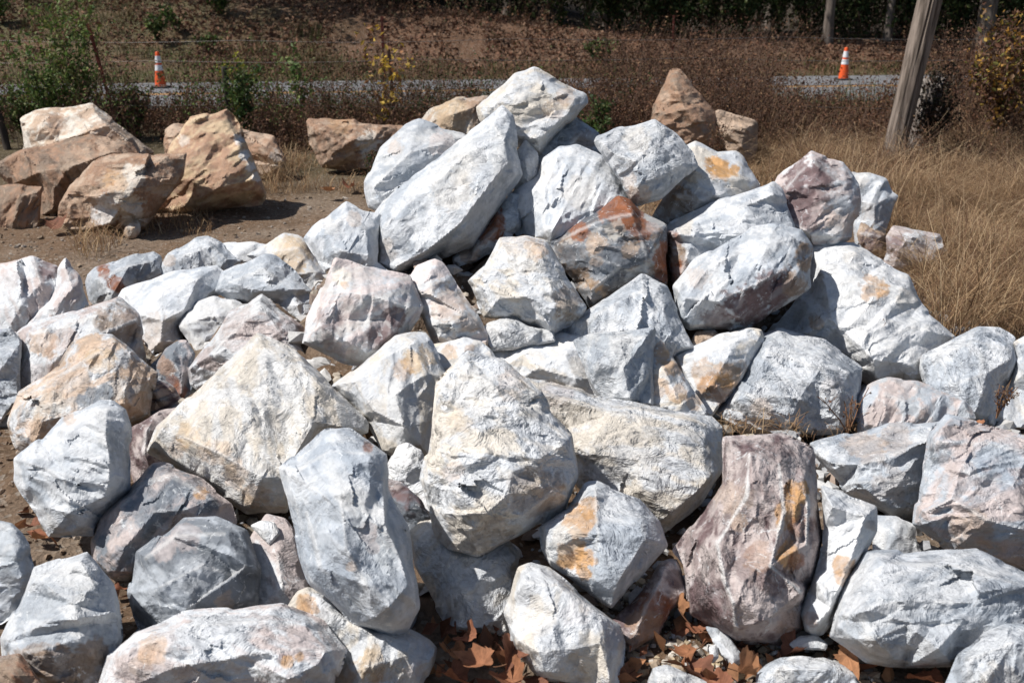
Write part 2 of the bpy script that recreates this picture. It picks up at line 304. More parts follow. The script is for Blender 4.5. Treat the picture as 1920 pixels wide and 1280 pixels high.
white_boulder||572,447 590,425 635,392 650,381 663,383 688,400 712,402 712,450 705,490 738,515 720,522 690,512 660,508 640,500 610,508 590,482|610,440,.4 650,405,.3 685,430,.4;640,470,.5 690,480,.4|w g .25|620,425,16,c,.35 665,410,12,o,.3|.45|white boulder leaning against the lower end of the great slab
white_boulder||222,562 232,542 275,525 325,510 375,503 405,500 425,520 415,550 385,570 355,590 338,612 344,640 312,662 272,662 262,620 245,585|262,590,.35 305,602,.55 345,580,.45;300,545,.42 370,525,.4;300,640,.4|w g .25|300,630,34,n,.5|.55|flat-topped white boulder with a layered dark front edge
grey_boulder||406,547 420,510 450,497 497,477 517,480 551,507 580,541 594,575 582,606 558,610 537,600 500,575 470,567 437,565|430,530,.35 495,505,.4 550,545,.5 562,590,.35;490,545,.45|g w .35||.4|bumpy grey boulder beside the ochre-faced one
white_boulder||33,660 35,625 50,612 125,592 175,575 220,560 240,570 257,590 265,615 270,665 255,690 220,730 150,750 60,770 33,755 32,700|60,625,.3 130,610,.4 180,592,.42;190,625,.5 255,600,.3;100,680,.5 130,650,.45|w k .3|80,645,26,o,.5 120,640,26,t,.4 220,610,34,b,.75 240,640,30,b,.7 195,600,20,b,.6 60,710,30,k,.5|.4|long pale block with a brown end face crossed by white veins
grey_boulder||-20,622 20,618 40,640 37,700 37,745 22,768 0,792 -20,797|10,680,.4|g w .3||.3|grey boulder cut by the photo's edge beside the long pale block
white_boulder||334,612 345,590 370,565 400,555 440,562 475,582 425,630 395,668 372,668 355,645|370,600,.4 410,590,.4|z w .4||.55|flat bright white stone next to the pink peaked boulder
red_stone||283,685 312,655 335,640 350,640 365,665 360,690 365,710 380,728 358,755 330,768 305,755 288,712|320,675,.45 342,700,.5 340,735,.4|k s .35|310,685,16,t,.7 335,740,18,r,.7 322,720,12,r,.6|.35|small reddish stone wedged in the gap beside the pink peaked boulder
grey_stone||268,712 300,705 325,725 346,760 335,772 300,778 270,797 240,805 248,770|295,740,.4|s p .4||.3|dark grey stone in the shade beside the banded block
pink_boulder||356,692 366,668 396,628 430,588 477,558 490,556 524,581 564,615 574,642 580,675 592,702 540,705 480,705 420,720 380,735 360,718|400,660,.42 450,610,.45 488,572,.3 530,630,.4 560,680,.3;450,680,.5|w k .45|540,620,24,p,.5 450,620,34,k,.5|.45|peaked white boulder with a pinkish tint and purple-grey right side
white_boulder||134,645 160,632 178,627 208,632 240,652 265,672 288,700 290,725 282,750 275,780 240,800 200,820 140,840 60,848 35,837 25,815 18,790 25,765 40,735 60,720 110,690|48,742,.3 110,705,.45 190,658,.42;215,690,.55 246,756,.5;170,765,.5 80,790,.4;200,640,.25;270,720,.3|w n .45|130,720,40,n,.6 190,675,26,y,.6 175,742,16,s,1 200,732,14,s,1 155,752,12,s,.9 90,760,26,c,.5|.35|translucent-looking banded block with a dark grey streak on its face
purple_stone||240,807 260,792 300,772 350,760 330,800 305,830 300,855 310,880 275,900 250,912 243,870|275,805,.4 270,850,.4|p k .4|310,780,20,k,.5|.35|dull purple stone squeezed behind the cream slab
white_boulder||880,526 913,500 920,475 940,450 990,445 1024,455 1037,475 1047,505 1075,540 1097,575 1080,600 1047,622 1028,630 1005,612 965,605 940,605 910,592 896,570 884,550|910,520,.35 960,500,.42 1015,475,.35;935,560,.45 990,555,.55 1036,547,.5;1031,610,.38;1070,570,.25|w c .35|1005,470,20,o,.5 985,490,24,c,.5 1065,565,28,b,.7 960,455,26,n,.3|.4|white angular boulder with a dark brown right flank, under the rust-streaked one
white_stone||908,615 916,605 950,594 970,598 990,612 1034,617 1040,640 963,655 922,658 910,640|950,615,.4 1000,630,.35|z w .2||.45|small bright white stone in the gap at the middle of the pile
grey_boulder||765,532 770,515 785,500 815,488 830,495 845,515 865,540 878,565 895,590 912,625 910,655 870,655 840,655 815,650 795,595 778,582|806,508,.3 812,555,.5 826,625,.45;870,590,.35 785,545,.35|w n .4|840,570,26,n,.5 880,610,16,o,.35|.3|grey-tan pointed boulder standing beside the striped block
white_stone||800,650 830,640 870,632 900,640 918,655 935,680 905,690 860,700 835,700|870,660,.4|w c .4|845,660,14,o,.5 880,655,10,o,.4|.5|small white stone with orange streaks above the big central boulder
striped_block||570,627 580,595 597,550 620,512 630,487 643,485 670,497 700,502 735,512 768,522 770,545 780,557 791,575 782,595 767,628 742,655 712,672 695,684 650,679 610,664 590,652 572,642|616,545,.45 690,553,.6 765,577,.4;600,610,.48 598,638,.3;650,640,.45 650,600,.3 720,600,.3 740,620,.35;690,662,.3|w k .35|615,595,20,p,.55 612,625,18,p,.5 720,620,26,p,.85 740,595,18,p,.9 705,640,20,p,.7 640,520,16,c,.8 690,525,26,k,.5 645,535,8,o,.6|.25|block with a striped pinkish top and hollow purple front
white_boulder||627,724 661,692 701,659 741,632 775,625 795,628 809,645 829,679 842,710 830,760 815,810 800,845 760,845 740,850 715,840 700,805 690,785 668,762|665,715,.35 720,670,.42 775,645,.35;740,740,.55 800,700,.4;700,770,.4 760,800,.45|w c .3|780,680,26,y,.8 760,690,20,o,.4 700,770,18,c,.5|.45|white boulder with a square ochre patch beside the cream slab
white_boulder||955,705 997,707 1065,730 1135,747 1185,755 1235,762 1285,775 1330,785 1350,805 1352,825 1345,842 1352,880 1332,912 1310,944 1285,964 1255,989 1235,1000 1190,985 1140,950 1090,915 1060,870 1030,820 990,760|1000,735,.3 1150,775,.4 1320,800,.32;1100,850,.42 1200,862,.46 1340,882,.25;1312,915,.4 1262,965,.38;1200,920,.45|w c .35|1180,830,60,c,.35 1260,940,26,c,.4 1050,740,26,k,.4|.55|broad flat pale slab to the right of the big central boulder
white_boulder||727,870 744,838 762,830 790,845 806,890 810,955 792,970 783,945 760,915 727,900|765,870,.4|z w .3||.3|narrow white stone showing between the tall grey boulder and the big central one
purple_stone||718,895 755,905 790,938 806,970 785,1012 765,1020 752,975 730,935|765,950,.4|p s .4|740,905,14,k,.7|.2|dark purple stone in the shadow behind the tall grey boulder
cream_slab||484,632 504,632 551,659 600,700 621,725 655,755 672,770 686,790 684,812 670,822 650,820 620,835 590,855 565,880 548,905 540,930 538,957 510,958 487,964 465,957 440,937 400,907 350,882 310,862 285,847 290,825 302,800 343,762 396,702 440,665|303,806,.3 350,822,.4 420,855,.5 490,895,.5 530,895,.4;400,760,.42 500,750,.46 590,790,.5;500,660,.25 570,690,.28 640,760,.35;640,800,.35|z c .4|350,815,22,y,.7 400,850,26,o,.35 440,890,26,o,.35 480,930,22,o,.4 330,840,20,o,.3 455,690,24,c,.6|.5|large smooth cream-white slab with ochre streaks along its lower side
slate_boulder||175,1013 190,965 225,925 262,892 287,872 307,870 337,880 375,900 412,930 428,945 438,980 405,1000 345,995 320,1010 290,1040 268,1065 255,1080 245,1085 215,1082 190,1067 178,1045|225,950,.38 270,905,.35 320,890,.3 395,935,.3;290,960,.5 350,955,.5;230,1030,.48|k s .55|275,960,38,s,.9 240,1040,26,s,.8 330,925,20,s,.8 375,925,12,o,.8 365,910,14,s,.6 210,980,24,k,.6|.4|dark slate and mauve boulder below the cream slab
grey_boulder||28,880 32,860 50,840 75,817 120,787 155,767 185,755 210,756 232,772 242,805 247,840 247,890 240,915 217,937 192,957 180,972 175,997 162,1002 130,993 95,999 82,989 67,967 55,940 32,900|120,805,.4 200,768,.28;198,820,.52 206,870,.55 200,930,.42;60,870,.35 120,890,.55 130,960,.45|w g .35|130,785,10,o,.4 225,830,30,s,.45 120,865,30,g,.5|.3|pale grey scaly boulder on bare soil with a dark right side
pink_boulder||470,1010 485,985 500,965 535,975 555,1000 572,1060 578,1105 545,1150 500,1160 470,1150 470,1070|520,1040,.35 530,1100,.35|k w .5||.45|flat pinkish stone half in shadow beside the tall grey boulder
stone_flake||468,985 490,975 515,978 525,1000 505,1022 495,1008|495,992,.3|z w .2||.4|thin white stone flake lying on the flat pinkish stone
white_boulder|d-0.12|770,1000 790,980 830,975 900,995 950,1015 970,1040 968,1070 958,1110 955,1150 960,1190 900,1185 855,1180 830,1160 805,1125 780,1060|830,1040,.3 930,1050,.32;870,1120,.35|w c .25|860,1130,30,c,.4|.5|smooth pale stone lying under the big central boulder
white_boulder|d+0.10|855,680 880,668 905,665 945,685 980,710 1005,735 1035,775 1062,815 1073,850 1077,890 1074,924 1047,961 991,999 939,1025 897,1034 845,1021 819,991 804,969 800,942 795,894 798,830 808,780 825,725|880,690,0.16 950,740,0.28 1010,800,0.34 1058,832,0.30;820,960,0.24 865,965,0.40 910,962,0.50 947,930,0.50 962,885,0.50 1008,862,0.44;840,830,0.34 930,830,0.44;880,1005,0.24 980,965,0.32 1040,920,0.24|w c .35|890,740,40,c,.4 960,720,26,o,.25 1000,760,26,c,.5 860,790,20,y,.4 850,880,18,o,.3 1000,920,40,b,.55 920,1000,36,b,.45 1035,935,22,n,.5|.3|big white boulder in the middle with a rough brown broken underside
red_stone|d-0.10|1145,1165 1170,1140 1205,1108 1235,1060 1252,1050 1268,1051 1278,1075 1290,1105 1287,1120 1257,1142 1237,1187 1200,1212 1180,1220 1163,1192|1240,1085,.4 1210,1140,.5 1190,1190,.35|k p .35|1230,1140,28,r,.8 1210,1170,26,t,.8 1265,1085,16,p,.9 1195,1200,16,t,.6|.4|reddish-brown stone with white edges on the leafy ground
white_boulder|d-0.22|1017,987 1025,980 1066,954 1096,924 1100,909 1119,905 1145,909 1197,939 1231,976 1242,999 1246,1021 1220,1059 1179,1096 1156,1122 1145,1135 1122,1127 1104,1109 1066,1083 1036,1057 1021,1025|1118,918,.25 1121,1000,.52 1112,1085,.42;1205,985,.38 1212,1008,.4 1162,1085,.48 1150,1112,.32;1060,1000,.4|w g .35|1085,975,26,o,.75 1105,950,16,o,.7 1075,1040,24,o,.9 1100,1050,20,o,.9 1095,1070,16,o,.9 1060,1010,24,c,.5|.35|white boulder with a vivid orange patch below the broad flat slab
white_boulder||1522,832 1552,823 1610,810 1665,797 1740,787 1760,792 1758,860 1735,930 1718,965 1682,974 1652,964 1612,944 1595,932 1565,892 1550,872 1525,847|1560,868,.38 1610,872,.5 1660,858,.55 1742,826,.42;1610,905,.55 1690,900,.55;1660,945,.4|g w .4|1620,835,34,n,.5 1680,815,30,n,.4 1660,915,32,n,.3|.4|grey boulder with streaked top and dark hollow front, on the right
grey_stone||1635,965 1680,968 1718,985 1716,1008 1730,1035 1690,1052 1638,1045|1680,1005,.3|g w .5||.3|flat grey stone between the white shard and the pinkish-grey boulder
pink_boulder||1712,952 1722,920 1735,870 1745,822 1755,802 1777,785 1815,789 1865,796 1920,810 1965,830 1965,1085 1920,1074 1870,1052 1830,1034 1785,1032 1745,1014 1715,980|1760,830,.35 1850,830,.4 1930,850,.35;1735,960,.4 1785,935,.55 1850,975,.6 1930,995,.5;1800,880,.5 1900,910,.5|k g .5|1765,850,18,s,.8 1800,900,30,k,.5 1850,930,30,k,.5 1880,850,26,g,.5 1820,1005,40,n,.5|.35|big pinkish-grey boulder at the right edge with a ragged lower rim
purple_boulder|d-0.12|1267,1029 1275,1010 1324,961 1357,912 1350,856 1347,840 1357,828 1410,822 1462,820 1500,830 1519,849 1519,875 1534,912 1541,957 1537,1010 1526,1070 1511,1115 1500,1171 1481,1194 1459,1201 1425,1195 1380,1195 1339,1177 1297,1143 1290,1092 1286,1055|1405,850,.3 1400,930,.5 1345,1020,.45 1357,1085,.55 1374,1130,.52 1380,1180,.3;1460,870,.35 1470,960,.5 1445,1060,.6 1500,1110,.45;1515,930,.35 1512,1020,.4;1440,1160,.4;1400,1020,.42;1485,1010,.32|k p .22|1495,920,22,o,.95 1480,960,22,o,.9 1475,1040,22,o,.9 1495,1050,14,r,.8 1505,985,18,r,.6 1330,1125,34,p,1 1350,1160,26,p,.9 1450,1090,26,p,.8 1480,1170,26,t,.5 1370,930,30,n,.45 1440,860,40,k,.4 1385,980,18,n,.5 1420,1040,26,t,.5 1400,900,30,p,.35 1520,1000,18,p,.6|.3|large mauve-brown boulder with honey-orange patches and white veins
white_shard|d-0.08|1540,918 1580,930 1612,942 1640,955 1641,1000 1622,1036 1598,1078 1576,1120 1564,1160 1546,1185 1530,1190 1511,1177 1503,1147 1511,1115 1530,1055 1545,1025 1541,965|1560,950,.4 1622,968,.42 1590,1062,.46 1558,1140,.42 1535,1165,.35;1530,1090,.42|z w .35|1585,1060,18,o,.75 1580,1085,14,o,.6 1520,1160,14,t,.6 1630,985,12,b,.5|.3|long narrow white shard leaning beside the mauve-brown boulder
white_boulder||1565,1192 1572,1147 1590,1100 1610,1065 1630,1038 1655,1031 1727,1029 1782,1031 1827,1033 1865,1050 1920,1072 1965,1095 1965,1230 1900,1215 1850,1230 1790,1245 1770,1248 1700,1248 1630,1240 1600,1217|1660,1055,.3 1810,1062,.4 1920,1100,.38;1620,1140,.4 1700,1125,.5 1820,1130,.55;1640,1200,.42 1700,1170,.38 1800,1170,.4 1760,1215,.5|w g .4|1780,1190,34,g,.6 1820,1170,24,s,.35 1640,1220,26,c,.35|.5|large white boulder in the lower right with a hollowed grey middle
white_boulder||1755,1310 1775,1262 1800,1227 1845,1187 1885,1170 1930,1172 1975,1200 1975,1310|1820,1235,.4 1900,1205,.4;1850,1275,.45|w g .4|1880,1265,30,c,.4|.4|white boulder filling the lower right corner
white_boulder||1415,1310 1422,1262 1440,1245 1465,1233 1502,1230 1545,1233 1580,1247 1602,1265 1615,1295 1610,1312|1460,1255,.4 1550,1255,.4|w g .3|1470,1270,20,c,.4|.5|low white stone at the bottom edge among brown leaves
grey_boulder||245,1110 255,1075 260,1035 275,1020 310,990 345,975 375,971 405,972 435,983 460,997 475,1025 485,1065 480,1125 465,1150 400,1165 345,1175 300,1190 265,1200 250,1160|275,1045,.35 330,1005,.4 420,1000,.35;300,1100,.5 380,1060,.55 440,1080,.5;350,1140,.4 460,1060,.3|g s .45|310,1030,20,k,.6 350,1010,24,k,.5 360,1080,30,w,.3 420,1130,18,n,.4|.35|blue-grey mottled boulder below the dark slate one
grey_boulder||-25,970 0,975 22,983 42,1002 55,1022 64,1067 57,1095 47,1120 32,1147 15,1153 5,1165 -25,1170|30,1040,.4|w g .5||.2|grey-green scaly boulder at the left edge casting shade on its neighbour
white_boulder||5,1195 28,1152 50,1110 65,1065 105,1045 150,1037 163,1038 178,1060 197,1075 212,1097 222,1135 226,1197 221,1220 205,1240 195,1310 40,1310 0,1310 0,1240|70,1085,.3 150,1052,.3 175,1095,.45;60,1180,.4 140,1135,.55 150,1195,.55;45,1222,.45 100,1212,.5;205,1150,.25|w g .25|110,1260,50,b,.9 170,1240,36,b,.8 60,1250,40,b,.8|.35|white block in the lower left with a brown lower half
brown_stone||-25,1232 0,1227 38,1226 62,1252 84,1287 90,1312 -25,1312|25,1265,.4|b r .2||.3|brown stone in the bottom left corner
white_boulder||540,1142 560,1112 580,1102 610,1112 650,1140 700,1172 762,1177 802,1198 816,1213 811,1237 792,1265 775,1312 610,1312 620,1260 625,1220 590,1170|610,1140,.35 700,1190,.4 770,1205,.35;690,1250,.5 760,1230,.48|w c .3|575,1132,16,o,.8 690,1245,26,y,.8 640,1270,26,o,.5 780,1255,20,k,.4|.5|white boulder with an orange spot, underneath the tall grey boulder
grey_boulder||530,885 542,865 562,847 585,830 610,816 655,812 677,822 695,840 712,842 725,860 727,890 728,925 745,945 762,985 768,1020 772,1060 780,1100 783,1135 775,1160 760,1175 735,1183 700,1177 665,1162 640,1137 610,1112 585,1092 570,1057 555,1020 545,970 535,930|560,880,.32 620,845,.35 690,850,.32;718,895,.42 722,985,.52 748,1040,.42 766,1095,.4;640,930,.55 650,1030,.6 690,1100,.58;728,1138,.5 700,1160,.35;575,960,.35 600,1060,.4|g w .35|690,838,10,r,.7 690,1000,14,r,.35 700,1025,10,k,.5 660,1060,8,o,.5 690,1120,16,w,.6 640,1000,40,g,.4|.3|tall blue-grey chipped boulder standing at the front
white_boulder||183,1312 187,1272 210,1230 260,1185 300,1167 350,1148 410,1145 480,1137 527,1132 570,1145 600,1165 622,1187 640,1217 643,1234 632,1257 612,1312|250,1215,.38 350,1175,.42 480,1165,.4 575,1170,.32;330,1250,.5 460,1230,.5 560,1215,.48 610,1222,.38;540,1272,.45 595,1245,.4|w k .2|285,1215,26,o,.5 265,1250,20,n,.4 275,1270,20,p,.4 530,1235,11,p,.7 540,1240,14,o,.7 560,1232,10,o,.6 350,1270,20,k,.5|.5|long white boulder along the bottom edge with small rusty flecks
white_boulder||950,1150 957,1130 962,1085 975,1068 995,1060 1030,1068 1059,1085 1100,1115 1119,1137 1140,1160 1156,1171 1165,1205 1163,1262 1155,1292 1100,1288 1021,1270 1002,1244 969,1226 954,1197|985,1090,.35 1050,1100,.42 1122,1150,.4 1133,1185,.42 1145,1275,.25;970,1200,.38 1010,1222,.48 1080,1215,.52 1125,1205,.45;1050,1160,.5;1020,1258,.3|w c .2|1010,1150,30,c,.4 1150,1200,20,p,.35 1080,1150,24,k,.25|.4|smooth white boulder at the bottom centre beside the leaf pile
stone_chip||1322,1174 1345,1178 1365,1190 1390,1225 1397,1237 1375,1250 1350,1227 1338,1207|1350,1200,.4 1375,1230,.4|w g .4||.5|long grey-white stone chip among brown leaves
stone_chip||1328,1212 1343,1206 1348,1232 1335,1244|1338,1225,.4|z w .3||.5|thumb-sized white chip next to the long grey-white chip
stone_chip||1480,1207 1500,1192 1530,1190 1552,1207 1547,1219 1490,1216|1515,1203,.4|w g .3||.5|small flat white chip under the leaning white shard's tip
stone_chip||1215,1280 1225,1252 1250,1246 1285,1259 1322,1277 1334,1312 1215,1312|1260,1270,.4|w g .3||.5|pale wedge-shaped stone at the bottom edge next to the gravel
'''
ANCH = np.array([(1000,200,5.2),(1000,330,4.75),(1000,450,4.35),(1000,580,3.95),(1000,700,3.6),(1000,850,3.22),(1000,1000,3.0),(1000,1200,2.72),
 (60,550,5.6),(100,690,4.75),(150,740,4.35),(140,880,3.5),(110,1170,2.78),(350,480,6.2),(240,520,6.0),(520,490,5.6),(480,620,4.7),(480,790,3.9),(660,1000,2.95),(400,1220,2.63),
 (680,580,4.3),(640,440,5.2),(780,300,5.1),(830,370,4.7),(1300,330,5.05),(1210,310,4.95),(1350,430,4.6),(1400,520,4.2),(1535,380,4.9),(1640,380,5.4),(1700,460,6.4),(1600,590,4.5),
 (1820,700,4.35),(1480,720,3.95),(1840,930,3.3),(1640,880,3.55),(1750,1140,2.82),(1400,1010,3.0),(1200,850,3.3),(1850,1240,2.6),(1500,1260,2.6),(300,1090,2.95),(300,960,3.3),(20,1060,2.95),(1700,770,4.1)])
def poly_inside(P, Q):
    x, y = P[:, 0], P[:, 1]; r = np.zeros(len(P), bool)
    x0, y0 = Q[-1]
    for x1, y1 in Q:
        c = ((y1 > y) != (y0 > y)) & (x < (x0 - x1) * (y - y1) / ((y0 - y1) or 1e-9) + x1)
        r ^= c; x0, y0 = x1, y1
    return r

def seg_dist(P, Q):
    A = Q; B = np.roll(Q, -1, 0); best = np.full(len(P), 1e9); near = np.zeros((len(P), 2))
    for a, b in zip(A, B):
        d = b - a; t = np.clip(((P - a) @ d) / max(d @ d, 1e-9), 0, 1)
        q = a + t[:, None] * d; e = np.hypot(*(P - q).T)
        m = e < best; best[m] = e[m]; near[m] = q[m]
    return best, near

class Rock: pass

def simplify(Q):
    """straight broken edges and hard corners: Douglas-Peucker on the traced outline, then grown back a little"""
    x, y = Q.T; A0 = abs(np.dot(x, np.roll(y, 1)) - np.dot(y, np.roll(x, 1))) / 2
    eps = max(3.0, .085 * .5 * math.sqrt(A0))
    def dp(P):
        if len(P) < 3: return P
        a, b = P[0], P[-1]; d = b - a; L_ = np.hypot(*d) or 1e-9
        e = np.abs(d[0] * (P[:, 1] - a[1]) - d[1] * (P[:, 0] - a[0])) / L_; k = int(e.argmax())
        if e[k] < eps: return np.array([a, b])
        return np.concatenate([dp(P[:k + 1])[:-1], dp(P[k:])])
    c = Q.mean(0); i = int(np.hypot(*(Q - c).T).argmax()); R_ = np.roll(Q, -i, 0)
    j = int(np.hypot(*(R_ - R_[0]).T).argmax()); j = min(max(j, 2), len(R_) - 2)
    S = np.concatenate([dp(R_[:j + 1])[:-1], dp(np.concatenate([R_[j:], R_[:1]]))[:-1]])
    if len(S) < 4: return Q
    x, y = S.T; A1 = abs(np.dot(x, np.roll(y, 1)) - np.dot(y, np.roll(x, 1))) / 2
    c = S.mean(0)
    S = c + (S - c) * min(1.10, math.sqrt(A0 / A1) * 1.04)
    g_ = np.random.default_rng(int(A0) % 9973); R0 = .5 * math.sqrt(A0); out = []      # small broken steps along the longer edges
    for k in range(len(S)):
        a, b = S[k], S[(k + 1) % len(S)]; d = b - a; L_ = np.hypot(*d); out.append(a)
        if L_ > .75 * R0 and R0 > 22:
            nrm = np.array([-d[1], d[0]]) / L_
            if nrm @ (c - a) < 0: nrm = -nrm
            t0 = g_.uniform(.2, .55); dp_ = g_.uniform(.015, .06) * R0; t1 = t0 + g_.uniform(.2, .4)
            out += [a + d * t0, a + d * (t0 + .03) + nrm * dp_, a + d * t1 + nrm * dp_ * g_.uniform(.3, 1)]
    return np.array(out)

def parse():
    rocks = []
    for i, ln in enumerate(l for l in ROCKS.strip().split('\n') if l.strip()):
        nm, dep, ol, rg, pal, st, tilt, lab = ln.split('|')
        r = Rock(); r.i = i; r.name = nm; r.label = lab
        r.out = np.array([[float(a) for a in p.split(',')] for p in ol.split()])
        r.out = simplify(r.out)
        r.lines = [[tuple(float(a) for a in p.split(',')) for p in s.split()] for s in rg.split(';') if s]
        a, b, f = pal.split(); r.pal = (PAL[a], PAL[b], float(f))
        r.stains = []
        for s in st.split():
            u, v, rr, c, k = s.split(','); r.stains.append((float(u), float(v), float(rr), PAL[c], float(k)))
        r.tilt = float(tilt) + (.0 if nm.startswith('tan') else .2)
        x, y = r.out.T; r.area = abs(np.dot(x, np.roll(y, 1)) - np.dot(y, np.roll(x, 1))) / 2
        r.R = 0.5 * math.sqrt(r.area); r.c = r.out.mean(0)
        r.tan = nm.startswith('tan')
        if dep and dep[0] != 'd': r.D = float(dep); r.fixed = True
        else:
            d2 = ((ANCH[:, :2] - r.c) ** 2).sum(1) + 400; w = d2 ** -1.6
            r.D = float((w * ANCH[:, 2]).sum() / w.sum()) + (float(dep[1:]) if dep else 0.0); r.fixed = False
        # coarse facet net
        pts = [Vector(p) for p in r.out]; hs = [0.0] * len(pts); ed = [(k, (k + 1) % len(pts)) for k in range(len(pts))]
        r.lines = [[p for p in l if poly_inside(np.array([p[:2]]), r.c + (r.out - r.c) * .97)[0]] for l in r.lines]
        for ln_ in r.lines:
            for k, (u, v, h) in enumerate(ln_):
                pts.append(Vector((u, v))); hs.append(h)
                if k: ed.append((len(pts) - 2, len(pts) - 1))
        co, _, fa, ov, _, _ = delaunay_2d_cdt(pts, ed, [], 1, 0.01)
        H = [max([hs[j] for j in o] or [0.3]) for o in ov]
        r.tri = []
        for f in fa:
            for k in range(1, len(f) - 1):
                ids = (f[0], f[k], f[k + 1]); r.tri.append((np.array([co[j] for j in ids]), 1.45 * np.array([H[j] for j in ids])))
        rocks.append(r)
    return rocks

def coarse_h(r, P):
    h = np.zeros(len(P)); done = np.zeros(len(P), bool)
    for T, H in r.tri:
        a, b, c = T; det = (b[1] - c[1]) * (a[0] - c[0]) + (c[0] - b[0]) * (a[1] - c[1])
        if abs(det) < 1e-6: continue
        l0 = ((b[1] - c[1]) * (P[:, 0] - c[0]) + (c[0] - b[0]) * (P[:, 1] - c[1])) / det
        l1 = ((c[1] - a[1]) * (P[:, 0] - c[0]) + (a[0] - c[0]) * (P[:, 1] - c[1])) / det
        l2 = 1 - l0 - l1
        m = (l0 > -1e-4) & (l1 > -1e-4) & (l2 > -1e-4) & ~done
        h[m] = (l0 * H[0] + l1 * H[1] + l2 * H[2])[m]; done |= m
    return h

def rim(r, P):
    """broken sides: every outline edge has its own narrow flank, the face behind it stays flat"""
    n = len(r.out); g_ = np.random.default_rng(900 + r.i)
    w = g_.choice([.025, .05, .09, .17, .26], n, p=[.2, .28, .27, .17, .08]) * r.R + 2.0
    q = np.ones(len(P))
    for k in range(n):
        a, b = r.out[k], r.out[(k + 1) % n]; d = b - a
        t = np.clip(((P - a) @ d) / max(d @ d, 1e-9), 0, 1)
        q = np.minimum(q, np.hypot(*(P - a - t[:, None] * d).T) / w[k])
    return (.20 if r.tan else .26) * np.clip(q, 0, 1)

def depth_of(r, P, d=None):
    """height towards the camera and depth for pixels P"""
    h = coarse_h(r, P) + rim(r, P)
    s = r.D / FPX
    return h, r.D + r.tilt * (r.c[1] - P[:, 1]) * s - h * r.R * s

rocks = parse()
# --- settle: a boulder in front must really stand in front where outlines overlap
GS = 8
gu, gv = np.meshgrid(np.arange(-24, 1960, GS), np.arange(100, 1320, GS))
GP = np.stack([gu.ravel(), gv.ravel()], 1).astype(float)
for r in rocks:
    lo, hi = r.out.min(0), r.out.max(0)
    m = np.where((GP[:, 0] >= lo[0]) & (GP[:, 0] <= hi[0]) & (GP[:, 1] >= lo[1]) & (GP[:, 1] <= hi[1]))[0]
    m = m[poly_inside(GP[m], r.out)]
    r.gi = m; r.gd = depth_of(r, GP[m])[1]
pairs = []
for a in range(len(rocks)):
    for b in range(a + 1, len(rocks)):          # b is painted over a: b nearer
        A, B = rocks[a], rocks[b]
        com, ia, ib = np.intersect1d(A.gi, B.gi, return_indices=True)
        if len(com): pairs.append((A, B, float(np.max(B.gd[ib] - A.gd[ia]))))
for r in rocks: r.sh = 0.0
for it in range(300):
    worst = 0
    for A, B, g in pairs:
        v = g + B.sh - A.sh + 0.012
        if v > 0:
            worst = max(worst, v)
            wa, wb = (0.55, 0.45)
            if A.fixed and not B.fixed: wa, wb = 0, 1
            if B.fixed and not A.fixed: wa, wb = 1, 0
            A.sh += v * wa * 0.6; B.sh -= v * wb * 0.6
    for r in rocks:                                   # no stone sinks below the soil at its lowest visible edge
        if r.fixed: continue
        vb = min(r.out[:, 1].max(), 1330.0)
        lim = (ground_t(vb) - .02) / (1 + r.tilt * (r.c[1] - vb) / FPX)
        if r.D + r.sh > lim: r.sh -= (r.D + r.sh - lim) * .6
    if worst < 0.004: break
print('SETTLE', it, round(worst, 3), 'max shift', [(r.label[:30], round(r.sh, 2)) for r in rocks if abs(r.sh) > 0.45])
for r in rocks: r.D += r.sh
DM = np.full(len(GP), 1e9)
for r in rocks:
    r.gd = depth_of(r, GP[r.gi])[1]
    if not r.tan: DM[r.gi] = np.minimum(DM[r.gi], r.gd)

